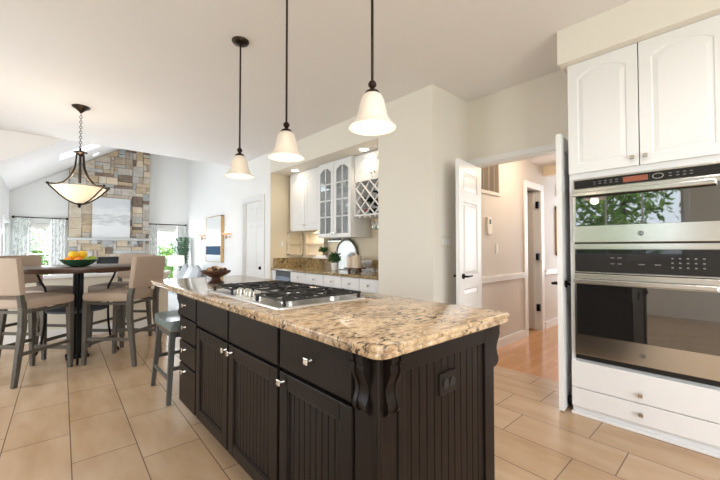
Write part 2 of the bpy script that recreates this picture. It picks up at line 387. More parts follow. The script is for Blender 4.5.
S('wall_pillar', 'wall_paint', (XP, XW, 2.03, 2.78, 0, HC))
S('wall_bar_header', 'wall_paint', (XP, XP + .1, 2.78, 5.32, 2.45, HC))
S('ceiling_bar', 'wall_paint', (XP + .1, XW, 2.78, 5.32, 2.45, 2.52))
S('wall_bar_back', 'niche_paint', (XW - .012, XW - .001, 2.78, 5.32, 0, 2.45))
S('wall_bar_side', 'niche_paint', (XP + .012, XW - .012, 5.32, 5.44, 0, 2.45))
S('wall_bar_end', 'great_wall_paint', (XP, XP + .012, 5.32, 5.44, 0, HC), (XP + .012, XW, 5.32, 5.44, 2.45, HC))
# great room
slope = lambda x: 2.33 + .635 * (x + .5)
S('wall_great_right', 'great_wall_paint', *wall_holes('x', XP, .1, 5.44, YF + .1, GZ, 4.6, [(5.60, 6.36, GZ, 2.03)]))
far_holes = [(-.38, .24, .45, 1.69), (1.97, 2.60, .25, 1.70)]
b = MB()
for q in wall_holes('y', YF, .12, -.62, 2.9, GZ, 2.2, far_holes): b.box(*q)
b.prism([(-.62, 2.2), (2.9, 2.2), (2.9, slope(2.9)), (-.62, slope(-.62))], lambda a, c, t: (a, t, c), YF, YF + .12)
struct(b.build('wall_far', 'great_wall_paint'))
S('wall_great_left', 'great_wall_paint', *wall_holes('x', -.62, .12, 6.87, YF, GZ, 2.34, [(8.3, 9.68, .7, 1.68)]))
# sloped great-room ceiling with two skylight openings
sky_holes = [(.20, .78, 7.75, 8.30), (.74, .84, 8.95, 9.2)]
xs = sorted({-.62, 2.95, *[v for h in sky_holes for v in h[:2]]}); ys = sorted({6.75, YF + .1, *[v for h in sky_holes for v in h[2:]]}); b = MB()
for x0, x1 in zip(xs, xs[1:]):
    for y0, y1 in zip(ys, ys[1:]):
        if any(h[0] < (x0 + x1) / 2 < h[1] and h[2] < (y0 + y1) / 2 < h[3] for h in sky_holes): continue
        b.prism([(x0, slope(x0)), (x1, slope(x1)), (x1, slope(x1) + .015), (x0, slope(x0) + .015)], lambda a, c, t: (a, t, c), y0, y1)
struct(b.build('ceiling_great_room', 'ceiling_paint'))
# gable above the kitchen ceiling's far edge, and the strip below it on the left
struct(MB().prism([(-.62, slope(-.62)), (.24, 2.8), (-.62, 2.8)], lambda a, c, t: (a, t, c), 6.72, 6.75).build('trim_1', 'ceiling_paint'))
struct(MB().prism([(.24, 2.85), (2.9, 2.85), (2.9, slope(2.9)), (.24, slope(.24) + .05)], lambda a, c, t: (a, t, c), 6.69, 6.75).build('wall_gable', 'great_wall_paint'))
for i, h in enumerate(sky_holes):
    t = thing('skylight', ['larger skylight in the sloped ceiling nearer the kitchen', 'smaller skylight high in the sloped ceiling by the stone chimney'][i], 'skylight', (h[0], h[2], slope(h[0]) + .015))
    x0, x1, y0, y1 = h; b = MB()
    for (p, q, r_, s_) in ((x0 - .04, x0, y0 - .04, y1 + .04), (x1, x1 + .04, y0 - .04, y1 + .04), (x0, x1, y0 - .04, y0), (x0, x1, y1, y1 + .04)):
        b.prism([(p, slope(p) + .016), (q, slope(q) + .016), (q, slope(q) + .05), (p, slope(p) + .05)], lambda a, c, tt: (a, tt, c), r_, s_)
    b.build('frame', 'trim_white', t)
    MB().prism([(x0 + .001, slope(x0) + .014), (x1 - .001, slope(x1) + .014), (x1 - .001, slope(x1) + .018), (x0 + .001, slope(x0) + .018)], lambda a, c, tt: (a, tt, c), y0 + .001, y1 - .001).build('pane', 'clear_glass', t)
# knee wall between dining area and great room
S('wall_half', 'cream_panel', (-2.38, 1.47, 6.10, 6.22, 0, .80))
S('trim_2', 'trim_white', (-2.38, 1.50, 6.07, 6.25, .80, .84), bev=.005)
S('baseboard_half_wall', 'trim_white', (-2.38, 1.48, 6.082, 6.10, 0, .13))
S('wall_step', 'cream_panel', (-.5, 2.80, 6.25, 6.30, GZ, -.001))
S('baseboard_great_right', 'trim_white', (XP - .015, XP, 6.46, YF, GZ, GZ + .14))
S('baseboard_pillar', 'trim_white', (XP - .015, XP, 2.03, 2.78, 0, .12), (XP, XW, 2.015, 2.03, 0, .12))
# soffit above the ovens
S('wall_soffit', 'wall_paint', (XP, XW, -2.58, .915, 2.55, HC))
# hall
S('wall_hall_left', 'hall_paint', *wall_holes('y', 2.03, .1, XW + .12, 8.0, 0, 2.42, [(4.94, 5.42, 0, 2.04)]))
S('wall_hall_right', 'hall_paint', (XW + .12, 8.0, .65, .75, 0, 2.42))
S('wall_hall_end', 'great_wall_paint', (8.0, 8.1, .65, 4.0, 0, 2.42))
S('wall_side_room', 'hall_paint', (3.6, 8.0, 4.0, 4.1, 0, 2.42))
S('trim_3', 'trim_white', (XW + .12, 4.83, 2.005, 2.03, .80, .845), (XW + .12, 4.83, 1.995, 2.03, .845, .87), (5.55, 7.9, 2.005, 2.03, .80, .845), (5.55, 7.9, 1.995, 2.03, .845, .87))
S('baseboard_hall', 'trim_white', (XW + .12, 4.83, 2.012, 2.03, 0, .10), (5.55, 7.9, 2.012, 2.03, 0, .10))
S('wall_hall_bulkhead', 'niche_paint', (5.55, 5.65, .75, 2.03, 2.28, 2.42))
# casings
b = MB().box(XW - .018, XW, 1.95, 2.012, 0, 2.15, .004).box(XW - .018, XW, .925, 1.0, 0, 2.15, .004).box(XW - .018, XW, 1.0, 1.95, 2.09, 2.15, .004)
b.box(XW, XW + .12, 1.938, 1.95, 0, 2.09).box(XW, XW + .12, 1.0, 1.012, 0, 2.09).box(XW, XW + .12, 1.012, 1.938, 2.078, 2.09)
struct(b.build('trim_4', 'trim_white'))
b = MB().box(4.84, 4.94, 2.012, 2.03, 0, 2.13, .004).box(5.42, 5.52, 2.012, 2.03, 0, 2.13, .004).box(4.94, 5.42, 2.012, 2.03, 2.04, 2.13, .004).box(4.94, 4.955, 2.03, 2.13, 0, 2.04).box(5.405, 5.42, 2.03, 2.13, 0, 2.04)
struct(b.build('trim_5', 'cabinet_white'))
# door in the great-room right wall
b = MB().box(XP - .018, XP, 5.50, 5.60, GZ, 2.13, .004).box(XP - .018, XP, 6.36, 6.46, GZ, 2.13, .004).box(XP - .018, XP, 5.60, 6.36, 2.03, 2.13, .004)
struct(b.build('trim_6', 'trim_white'))

def six_panel(name, O, u, n, wid, hgt, cols, m='trim_white', th=.035, label=None, parent=None):
    O, u, n = Vector(O), Vector(u), Vector(n); b = MB()
    def slab(c0, c1):
        P = [O + u * a + n * c + Vector((0, 0, h)) for h in (.0005, hgt - .0005) for a, c in ((.0005, c0), (wid - .0005, c0), (wid - .0005, c1), (.0005, c1))]
        bb = bmesh.new(); V = [bb.verts.new(p) for p in P]
        for f in ((0, 1, 2, 3), (4, 5, 6, 7), (0, 1, 5, 4), (1, 2, 6, 5), (2, 3, 7, 6), (3, 0, 4, 7)): bb.faces.new([V[i] for i in f])
        b._merge(bb)
    slab(-th / 2 + .009, th / 2 - .009)
    rows = [(0, .86 * hgt / 2.03, .20, .07), (.86 * hgt / 2.03, 1.68 * hgt / 2.03, .05, .05), (1.68 * hgt / 2.03, hgt, .05, .11)]
    cw = wid / cols
    for r0, r1, bi, ti in rows:
        for c in range(cols):
            li = .09 if c == 0 else .04; ri = .09 if c == cols - 1 else .04
            for sgn in (1, -1):
                oo = O + n * sgn * th / 2
                b.cell(oo, u, n * sgn, c * cw, (c + 1) * cw, r0, r1, li, ri, bi, ti, 0, .008, .008, .03, -.001)
    # edges
    for a0, a1 in ((0, .001), (wid - .001, wid)):
        for c0, c1 in ((-th / 2, th / 2),):
            P = [O + u * a + n * c + Vector((0, 0, h)) for h in (0, hgt) for a, c in ((a0, c0), (a1, c0), (a1, c1), (a0, c1))]
            bb = bmesh.new(); V = [bb.verts.new(p) for p in P]
            for f in ((0, 1, 2, 3), (4, 5, 6, 7), (0, 1, 5, 4), (1, 2, 6, 5), (2, 3, 7, 6), (3, 0, 4, 7)): bb.faces.new([V[i] for i in f])
            b._merge(bb)
    P = [O + u * a + n * c + Vector((0, 0, hgt)) for a, c in ((0, -th / 2), (wid, -th / 2), (wid, th / 2), (0, th / 2))]; b.face(P)
    o = b.build(name, m, parent)
    if not parent: struct(o)
    if label: o['label'] = label
    return o
def lever(door, p, u, n, th=.035):
    """black lever set on both faces; lever points along u"""
    p, u, n = Vector(p), Vector(u), Vector(n); b = MB()
    for s in (1, -1):
        q = p + n * s * th / 2
        b.tube([q, q + n * s * .012], .026, 16); b.tube([q, q + n * s * .05], .010, 10)
        b.tube([q + n * s * .05, q + n * s * .052 + u * .05, q + n * s * .048 + u * .11], [.010, .009, .008], 8)
    b.build('door_handle', 'black_iron', door, True)
# left leaf, swung into the kitchen
hv, fv = Vector((3.43, 1.90, 0)), Vector((2.89, 1.82, 0)); uu = (fv - hv).normalized(); nn = Vector((uu.y, -uu.x, 0))
if nn.y > 0: nn = -nn
d1 = six_panel('door_1', hv + Vector((0, 0, .015)), uu, nn, (fv - hv).length, 2.03, 1)
lever(d1, hv + uu * .47 + Vector((0, 0, .93)), -uu, nn)
# right leaf, almost edge-on
hv, fv = Vector((3.43, .985, 0)), Vector((2.83, .925, 0)); uu = (fv - hv).normalized(); nn = Vector((uu.y, -uu.x, 0))
if nn.y < 0: nn = -nn
d2 = six_panel('door_2', hv + Vector((0, 0, .012)), uu, nn, (fv - hv).length, 2.035, 1)
lever(d2, hv + uu * .53 + Vector((0, 0, .93)), -uu, nn)
MB().box(-.02, .02, -.012, .012, .0, .06, .003, 2, Matrix.Translation((2.95, .905, .03))).build('floor_bolt', 'black_iron', d2)
# ajar door inside the hall doorway, with three black hinges
hv = Vector((5.40, 2.12, 0)); uu = Vector((-.25, .97, 0)).normalized(); nn = Vector((-uu.y, uu.x, 0))
d3 = six_panel('door_3', hv + Vector((0, 0, .01)), uu, nn, .46, 2.02, 1, 'hall_paint')
for z in (.28, 1.02, 1.78): MB().box(5.35, 5.404, 2.028, 2.07, z, z + .1, .003).build('hinge', 'black_iron', d3)
d4 = six_panel('door_4', (XP + .07, 5.60, GZ + .01), (0, 1, 0), (-1, 0, 0), .76, 2.03 - GZ - .01, 2)
b = MB().tube([(XP + .05, 5.67, .85), (XP + .0, 5.67, .85)], .01, 8).ball((XP, 5.67, .85), .03); b.build('door_knob', 'black_iron', d4, True)
# windows
def window(name, axis, pos, a0, a1, z0, z1, nx, nz, n=1, casing=.07, depth=.12, sill=True):
    """casing on the room side (direction n*-1), sash and glass inside the wall"""
    def B(a, b_, c0, c1, zz0, zz1): return (c0, c1, a, b_, zz0, zz1) if axis == 'x' else (a, b_, c0, c1, zz0, zz1)
    rs = pos if n > 0 else pos + depth          # room side plane
    lo, hi = (rs - .02, rs) if n > 0 else (rs, rs + .02)
    b = MB(); c = casing
    for q in ((a0 - c, a0, z0 - c, z1 + c), (a1, a1 + c, z0 - c, z1 + c), (a0, a1, z1, z1 + c), (a0, a1, z0 - c, z0)): b.box(*B(q[0], q[1], lo, hi, q[2], q[3]), .003)
    o = struct(b.build(name, 'trim_white'))
    m0, m1 = pos + depth * .35, pos + depth * .65; b = MB(); f = .045
    for q in ((a0, a0 + f, z0, z1), (a1 - f, a1, z0, z1), (a0, a1, z1 - f, z1), (a0, a1, z0, z0 + f)): b.box(*B(q[0], q[1], m0, m1, q[2], q[3]))
    for i in range(1, nx): x = a0 + (a1 - a0) * i / nx; b.box(*B(x - .012, x + .012, m0 + .005, m1 - .005, z0, z1))
    for i in range(1, nz): z = z0 + (z1 - z0) * i / nz; b.box(*B(a0, a1, m0 + .005, m1 - .005, z - .012, z + .012))
    b.build('sash', 'trim_white', o)
    mm = (m0 + m1) / 2; MB().box(*B(a0 + .02, a1 - .02, mm - .002, mm + .002, z0 + .02, z1 - .02)).build('pane', 'clear_glass', o)
    return o
window('window_1', 'y', YF, -.38, .24, .45, 1.69, 1, 2, 1)
window('window_2', 'y', YF, 1.97, 2.60, .25, 1.70, 1, 2, 1)
window('window_3', 'x', -.62, 8.3, 9.68, .7, 1.68, 2, 1, -1)
window('window_4', 'x', -2.5, .7, 2.4, 1.05, 2.3, 3, 1, -1)
window('window_5', 'x', -2.5, 3.4, 5.5, .6, 2.1, 3, 2, -1)
window('window_6', 'y', -2.7, -1.4, 1.8, .02, 2.1, 2, 1, -1)  # unseen back-wall opening, added to let in more light

# ------------------------------------------------------------------ kitchen island
isl = thing('kitchen_island', 'espresso-stained kitchen island cabinet with beadboard doors and end panel', 'kitchen island', (1.1, 1.76, 0))
XF = .745
b = MB().box(.768, 1.45, .768, 2.76, .10, .874).box(.83, 1.40, .83, 2.70, 0, .10)
b.box(.752, .768, .765, .855, .10, .874, .003)                   # filler beside the corbel
b.box(.750, .772, .748, .772, .10, .874, .006)                   # corner post
b.build('cabinet_body', 'espresso_wood', isl)
def knob(p, n, parent, label=None):
    """square nickel knob on a stem; n is the outward normal"""
    p, n = Vector(p), Vector(n); q = n.to_track_quat('Z', 'Y').to_matrix().to_4x4(); b = MB()
    b.tube([p, p + n * .02], [.010, .006], 10)
    b.box(-.013, .013, -.013, .013, .018, .027, .003, 2, Matrix.Translation(p) @ q)
    return b.build('knob', 'nickel', parent)
def idrawer(y0, y1, z0, z1, kn=None, kz=None):
    b = MB().box(XF, XF + .022, y0, y1, z0, z1, .004)
    o = b.build('drawer', 'espresso_wood', isl)
    for ky in (kn or []): knob((XF, ky, kz or (z0 + z1) / 2), (-1, 0, 0), o)
zz = [.865, .712, .548, .388, .105]
for i in range(4): idrawer(2.415, 2.765, zz[i + 1] + .006, zz[i] - .002 if i == 0 else zz[i] - .006, [2.63], (.80, .648, .493, .343)[i])
idrawer(1.885, 2.395, .70, .865); idrawer(1.345, 1.868, .70, .865); idrawer(.862, 1.325, .70, .865, [1.095])
def idoor(y0, y1, ky):
    z0, z1, f = .115, .685, .062
    b = MB().box(XF, XF + .021, y0, y0 + f, z0, z1, .003).box(XF, XF + .021, y1 - f, y1, z0, z1, .003).box(XF, XF + .021, y0 + f, y1 - f, z0, z0 + f, .003).box(XF, XF + .021, y0 + f, y1 - f, z1 - f, z1, .003)
    for q in ((y0 + f, y0 + f + .008, z0 + f, z1 - f), (y1 - f - .008, y1 - f, z0 + f, z1 - f), (y0 + f + .008, y1 - f - .008, z0 + f, z0 + f + .008), (y0 + f + .008, y1 - f - .008, z1 - f - .008, z1 - f)):
        b.box(XF + .004, XF + .018, *q, .003)
    o = b.build('door', 'espresso_wood', isl)
    MB().bead((XF + .010, y0 + f, 0), (0, 1, 0), (-1, 0, 0), y1 - y0 - 2 * f, z0 + f, z1 - f, .036, .0035, .0035).build('beadboard', 'espresso_wood', o)
    knob((XF, ky, z1 - .036), (-1, 0, 0), o)
idoor(1.885, 2.395, 1.905); idoor(1.345, 1.868, 1.828); idoor(.862, 1.325, 1.295)
# end panel facing the camera's right
YE = .745
b = MB().box(.84, .872, YE, YE + .022, .10, .874, .003).box(1.385, 1.462, YE, YE + .022, .10, .874, .003).box(.872, 1.385, YE, YE + .022, .80, .874, .003).box(.872, 1.385, YE, YE + .022, .10, .17, .003)
b.box(.772, .84, YE + .006, YE + .022, .10, .874)
e = b.build('end_panel', 'espresso_wood', isl)
MB().bead((.872, YE + .010, 0), (1, 0, 0), (0, -1, 0), .513, .17, .80, .042, .0035, .0035).build('beadboard', 'espresso_wood', e)
b = MB().box(1.065, 1.17, YE + .001, YE + .010, .665, .745, .003); pl = b.build('outlet_plate', 'outlet_dark', e, label='dark outlet plate')
for cx in (1.097, 1.138):
    b = MB().tube([(cx, YE + .003, .705), (cx, YE - .004, .705)], .017, 20); sk = b.build('socket', 'black_plastic', pl, True)
def corbel(o_, u, n, wid, h=.19, dep=.046, z1=.872):
    o_, u, n = Vector(o_), Vector(u), Vector(n)
    pf = [(0, 0), (dep, 0), (dep, -.022), (dep * .88, -.030), (dep * .92, -.05), (dep * .76, -.072), (dep * .52, -.095), (dep * .46, -.118), (dep * .56, -.138), (dep * .70, -.156), (dep * .66, -.174), (dep * .36, -.187), (0, -.19)]
    pf = [(a, c * h / .19) for a, c in pf]; q = pf[2:-1]; sm = []
    for i in range(len(q) - 1):
        p0, p1, p2, p3 = q[max(i - 1, 0)], q[i], q[i + 1], q[min(i + 2, len(q) - 1)]
        for k in range(4):
            t = k / 4; sm.append(tuple(.5 * (2 * p1[j] + (p2[j] - p0[j]) * t + (2 * p0[j] - 5 * p1[j] + 4 * p2[j] - p3[j]) * t * t + (3 * p1[j] - p0[j] - 3 * p2[j] + p3[j]) * t ** 3) for j in (0, 1)))
    pf = pf[:2] + sm + pf[-2:]
    b = MB(); F = lambda a, c, t: o_ + n * a + u * t + Vector((0, 0, z1 + c))
    b.prism(pf, F, 0, wid * .28); b.prism(pf, F, wid * .72, wid); b.prism([(a * .86, c * .98) for a, c in pf], F, wid * .28, wid * .72)
    return b.build('corbel', 'espresso_wood', isl, True)
corbel((.768, .785, 0), (0, 1, 0), (-1, 0, 0), .062)
corbel((.778, .763, 0), (1, 0, 0), (0, -1, 0), .058)
corbel((1.462, .746, 0), (0, 1, 0), (1, 0, 0), .058, dep=.062)
corbel((.752, 2.76, 0), (1, 0, 0), (0, 1, 0), .06, h=.17, dep=.12)
corbel((1.30, 2.755, 0), (1, 0, 0), (0, 1, 0), .07, h=.17, dep=.16)
def rrect(x0, x1, y0, y1, r, K=6):
    out = []
    for cx, cy, a in ((x1 - r, y0 + r, -90), (x1 - r, y1 - r, 0), (x0 + r, y1 - r, 90), (x0 + r, y0 + r, 180)):
        for k in range(K + 1): t = R(a + 90 * k / K); out.append((cx + r * math.cos(t), cy + r * math.sin(t)))
    return out
def slab_top(x0, x1, y0, y1, r, prof):
    b = bmesh.new(); rings = [[b.verts.new((x, y, z)) for x, y in rrect(x0 + i, x1 - i, y0 + i, y1 - i, max(.002, r - i))] for i, z in prof]
    n = len(rings[0])
    for A, B in zip(rings, rings[1:]):
        for i in range(n): b.faces.new((A[i], A[(i + 1) % n], B[(i + 1) % n], B[i]))
    b.faces.new(rings[0]); b.faces.new(rings[-1]); m = MB(); return m._merge(b)
ogee = [(.022, .875), (.010, .876), (.006, .880), (.005, .886), (.009, .892), (.010, .895), (.003, .898), (0, .904), (.001, .910), (.004, .914), (.009, .916)]
ct = slab_top(.705, 1.545, .695, 3.56, .05, ogee).build('granite_countertop', 'granite_island', None, True)
tag(ct, 'speckled tan and black granite slab covering the dark kitchen island', 'countertop')

# cooktop
ck = thing('gas_cooktop', 'stainless steel gas cooktop with black grates set in the island granite', 'cooktop', (1.07, 1.91, .917))
CX0, CX1, CY0, CY1 = .80, 1.345, 1.43, 2.385
slab_top(CX0, CX1, CY0, CY1, .02, [(0, .9165), (.001, .922), (.006, .926), (.02, .925), (.03, .922)]).build('steel_tray', 'polished_steel', ck, True)
def burner(x, y, r):
    o = MB().lathe([(0, 0), (r * 1.25, 0), (r * 1.25, .004), (r, .006), (r, .016), (0, .016)], (x, y, .9222), 20).build('burner', 'silver_metal', ck, True)
    MB().lathe([(0, 0), (r * .78, 0), (r * .8, .006), (r * .6, .009), (0, .009)], (x, y, .9385), 20).build('burner_cap', 'cast_iron', o, True)
for x, y, r in ((.95, 1.60, .035), (1.22, 1.60, .045), (1.12, 1.91, .06), (.95, 2.22, .04), (1.22, 2.22, .035)): burner(x, y, r)
for gi in range(3):
    y0 = CY0 + .022 + gi * .305; y1 = y0 + .300; x0, x1 = (.835, 1.325) if gi != 1 else (.955, 1.325); z = .958; b = MB(); t = .0075
    for q in ((x0, x1, y0, y0 + .010), (x0, x1, y1 - .010, y1), (x0, x0 + .010, y0, y1), (x1 - .010, x1, y0, y1)): b.box(*q, z - .010, z, .002, 1)
    ym = (y0 + y1) / 2; xm = (x0 + x1) / 2
    b.box(x0, x1, ym - .0045, ym + .0045, z - .009, z + .003, .002, 1); b.box(xm - .0045, xm + .0045, y0, y1, z - .009, z + .002, .002, 1)
    for cx in ((x0 + (x1 - x0) * .25, x0 + (x1 - x0) * .75) if gi != 1 else (xm,)):
        b.box(cx - .004, cx + .004, y0, ym - .035, z - .009, z + .003, .002, 1); b.box(cx - .004, cx + .004, ym + .035, y1, z - .009, z + .003, .002, 1)
        for s in (-1, 1):
            b.bar((cx + s * .09, ym - s * .09, z - .004), (cx + s * .03, ym - s * .03, z - .004), .005, .007); b.bar((cx + s * .09, ym + s * .09, z - .004), (cx + s * .03, ym + s * .03, z - .004), .005, .007)
    for cx in (x0 + .01, x1 - .01):
        for cy in (y0 + .01, y1 - .01): b.taper((cx, cy, .9222), (cx, cy, z - .009), .007, .006, bev=0)
    b.build('grate', 'cast_iron', ck)
for i in range(5):
    y = 1.91 + (i - 2) * .062; x = .88 if i % 2 == 0 else .895
    b = MB().lathe([(0, 0), (.027, 0), (.027, .004), (.022, .006), (.0215, .030), (.018, .034), (0, .034)], (x, y, .9222), 20).box(x - .004, x + .004, y - .021, y + .021, .955, .962, .001, 1)
    b.build('control_knob', 'nickel', ck, True)
dv = MB().box(1.385, 1.455, 1.40, 2.40, .9165, .921, .002).box(1.392, 1.448, 1.41, 2.39, .921, .9225, .001, 1)
o = dv.build('downdraft_vent', 'brushed_steel'); tag(o, 'flat stainless downdraft vent strip in the granite behind the cooktop', 'vent')
# wooden pedestal bowl with dried pods
BX, BY, BZ = 1.045, 2.89, .9165
bw = MB().lathe([(0, 0), (.062, 0), (.066, .006), (.045, .018), (.034, .034), (.036, .046), (.070, .062), (.105, .082), (.117, .098), (.112, .101), (.095, .088), (.06, .072), (0, .064)], (BX, BY, BZ), 36).build('pedestal_bowl', 'bowl_wood_grain', None, True)
tag(bw, 'carved brown wooden pedestal bowl of dried pods at the far end of the island', 'bowl')
pods = []
for i in range(15):
    a = i * 2.4; r = .018 * math.sqrt(i) ; m = ('seed_tan', 'seed_brown', 'seed_pale')[i % 3]
    o = MB().ball((BX + r * math.cos(a), BY + r * math.sin(a), BZ + .103 + .022 * (1 - r / .07) + (.004 if i % 2 else 0)), .019, 1, .8, .75, 10, 8).build('dried_pod', m, None, True)
    tag(o, 'small dried pod heaped in the wooden pedestal bowl on the island', 'dried pod', 'dried pods in the wooden bowl')

# ------------------------------------------------------------------ pendants
def pendant(x, y, label):
    t = thing('pendant_light', label, 'pendant light', (x, y, 1.75), 0, 'bell shade pendants over the island')
    MB().lathe([(0, HC), (.064, HC), (.064, HC - .008), (.055, HC - .020), (.02, HC - .03), (0, HC - .03)], (x, y, 0), 28).build('canopy', 'dark_bronze', t, True)
    MB().tube([(x, y, 1.96), (x, y, HC - .02)], .0065, 10).build('rod', 'dark_bronze', t, True)
    MB().lathe([(0, 1.972), (.010, 1.967), (.019, 1.955), (.019, 1.943), (.010, 1.933), (.012, 1.927), (.030, 1.917), (.038, 1.903), (.036, 1.899), (0, 1.901)], (x, y, 0), 24).build('socket_cap', 'dark_bronze', t, True)
    sh = MB().lathe([(.034, 1.905), (.044, 1.897), (.054, 1.875), (.060, 1.85), (.066, 1.82), (.073, 1.795), (.087, 1.772), (.108, 1.754), (.110, 1.748), (.107, 1.748), (.084, 1.768), (.069, 1.793), (.062, 1.82), (.056, 1.85), (.050, 1.875), (.040, 1.893), (.031, 1.901)], (x, y, 0), 40, True).build('glass_shade', 'frosted_glass', t, True)
    MB().ball((x, y, 1.795), .026, 1, 1, 1.25).tube([(x, y, 1.82), (x, y, 1.90)], .012).build('bulb', 'bulb_glow', t, True)
    l = light('pendant_bulb_light', 'POINT', (x, y, 1.73), .8, (1, .82, .6), radius=.04); return t
pendant(1.11, 2.60, 'farthest and smallest-looking frosted bell pendant light, left of the other two')
pendant(1.09, 1.87, 'middle frosted bell pendant light hanging over the cooktop on a bronze rod')
pendant(1.11, 1.14, 'nearest and largest-looking frosted bell pendant light, right of the other two')

# ------------------------------------------------------------------ chandelier
cx, cy = .30, 5.04
t = thing('bowl_chandelier', 'bronze chandelier with glowing glass bowl hanging over the round dining table', 'chandelier', (cx, cy, 1.67))
MB().lathe([(0, 2.80), (.085, 2.80), (.084, 2.79), (.045, 2.765), (.014, 2.735), (.008, 2.725), (0, 2.725)], (cx, cy, 0), 28).build('canopy', 'dark_bronze', t, True)
b = MB(); z = 2.725; k = 0
while z > 2.33:
    r = .012; pts = []
    for j in range(9):
        a = j * PI / 4; dx, dz = r * math.cos(a), .019 * math.sin(a)
        pts.append((cx + (dx if k % 2 else 0), cy + (0 if k % 2 else dx), z - .014 + dz))
    b.tube(pts, .0028, 6, False); z -= .029; k += 1
b.build('chain', 'dark_bronze', t, True)
MB().lathe([(0, 2.335), (.012, 2.33), (.012, 2.30), (.065, 2.285), (.068, 2.275), (.03, 2.262), (.022, 2.25), (.013, 2.23), (.013, 1.93), (0, 1.93)], (cx, cy, 0), 24).build('stem', 'dark_bronze', t, True)
MB().lathe([(.0, 1.705), (.04, 1.712), (.095, 1.735), (.15, 1.775), (.20, 1.825), (.228, 1.865), (.24, 1.877), (.237, 1.880), (.224, 1.870), (.196, 1.830), (.146, 1.782), (.092, 1.743), (.0, 1.715)], (cx, cy, 0), 40).build('glass_bowl', 'amber_bowl_glass', t, True)
MB().lathe([(0, 1.705), (.03, 1.703), (.034, 1.694), (.018, 1.684), (.012, 1.67), (.016, 1.662), (0, 1.648)], (cx, cy, 0), 20).build('finial', 'dark_bronze', t, True)
vr = math.atan2(-.741 * 0 - .0, 1)
for ang in (183, 5, 318):
    a = R(ang); ca, sa = math.cos(a), math.sin(a)
    up = [(.03, 2.27), (.036, 2.19), (.045, 2.10), (.08, 2.0), (.14, 1.93), (.20, 1.90), (.268, 1.90)]
    dn = [(.268, 1.90), (.262, 1.88), (.22, 1.838), (.172, 1.785), (.112, 1.735), (.05, 1.70), (.015, 1.69)]
    b = MB().tube([(cx + r * ca, cy + r * sa, z) for r, z in up], .0085, 8).tube([(cx + r * ca, cy + r * sa, z) for r, z in dn], .0075, 8).ball((cx + .272 * ca, cy + .272 * sa, 1.902), .015)
    b.build('arm', 'dark_bronze', t, True)
light('chandelier_light', 'POINT', (cx, cy, 1.98), 6, (1, .84, .62), radius=.08)

# ------------------------------------------------------------------ dining table
TX, TY = .30, 4.98
t = thing('pub_table', 'round dark wood pub table with iron column and curved iron rods', 'table', (TX, TY, 0))
MB().lathe([(0, .965), (.57, .950), (.59, .952), (.595, .96), (.595, .995), (.588, 1.0), (0, 1.0)], (TX, TY, 0), 64).build('tabletop', 'table_wood', t, True)
MB().lathe([(0, .945), (.40, .945), (.41, .965), (0, .965)], (TX, TY, 0), 64).build('apron', 'black_iron', t, True)
b = MB().box(TX - .045, TX + .045, TY - .045, TY + .045, .02, .95, .004)
for s in (-1, 1):
    for k in (-1, 1): b.box(TX + s * .025 - .008, TX + s * .025 + .008, TY + k * .05 - .006, TY + k * .05 + .006, .03, .94, .002, 1)
    b.box(TX - .10, TX + .10, TY + s * .07 - .02, TY + s * .07 + .02, 0, .03, .004)
b.build('column', 'black_iron', t)
MB().lathe([(0, .515), (.26, .515), (.27, .52), (.27, .54), (.26, .545), (0, .545)], (TX, TY, 0), 40).build('footrest_shelf', 'seat_slate', t, True)
for k in range(4):
    a = R(-3 + 90 * k); ca, sa = math.cos(a), math.sin(a)
    pf = [(.345, .945), (.315, .86), (.275, .77), (.262, .67), (.272, .57), (.272, .48), (.275, .38), (.285, .28), (.30, .18), (.335, .09), (.37, .03), (.38, .006)]
    MB().tube([(TX + r * ca, TY + r * sa, z) for r, z in pf], .011, 8).build('curved_rod', 'black_iron', t, True)
# fruit bowl
bz = 1.001; FX, FY = TX - .01, TY - .18
o = MB().lathe([(0, 0), (.06, 0), (.09, .010), (.13, .034), (.16, .066), (.172, .074), (.168, .078), (.125, .042), (.08, .018), (0, .012)], (FX, FY, bz), 40).build('fruit_bowl', 'green_glass', None, True)
tag(o, 'wide dark green glass bowl of citrus fruit on the round table', 'fruit bowl')
fr = [(-.085, -.03, .066, 'orange_peel', 'orange'), (-.01, -.075, .062, 'orange_peel', 'orange'), (.065, -.045, .064, 'lime_peel', 'lime'), (.115, .03, .074, 'lime_peel', 'lime'), (.045, .075, .066, 'lemon_peel', 'lemon'), (-.05, .065, .066, 'lemon_peel', 'lemon'), (-.045, -.01, .128, 'lemon_peel', 'lemon'), (.03, .01, .13, 'lemon_peel', 'lemon'), (.005, -.0, .066, 'orange_peel', 'orange')]
for x, y, z, m, nm in fr:
    o = MB().ball((FX + x, FY + y, bz + z), .043, 1.05, 1, .92, 16, 12).build(nm, m, None, True)
    tag(o, {'orange': 'deep orange fruit piled in the green glass bowl', 'lemon': 'golden yellow lemon piled in the green glass bowl', 'lime': 'green lime piled in the green glass bowl'}[nm], nm, {'orange': 'oranges in the bowl', 'lemon': 'lemons in the bowl', 'lime': 'limes in the bowl'}[nm])

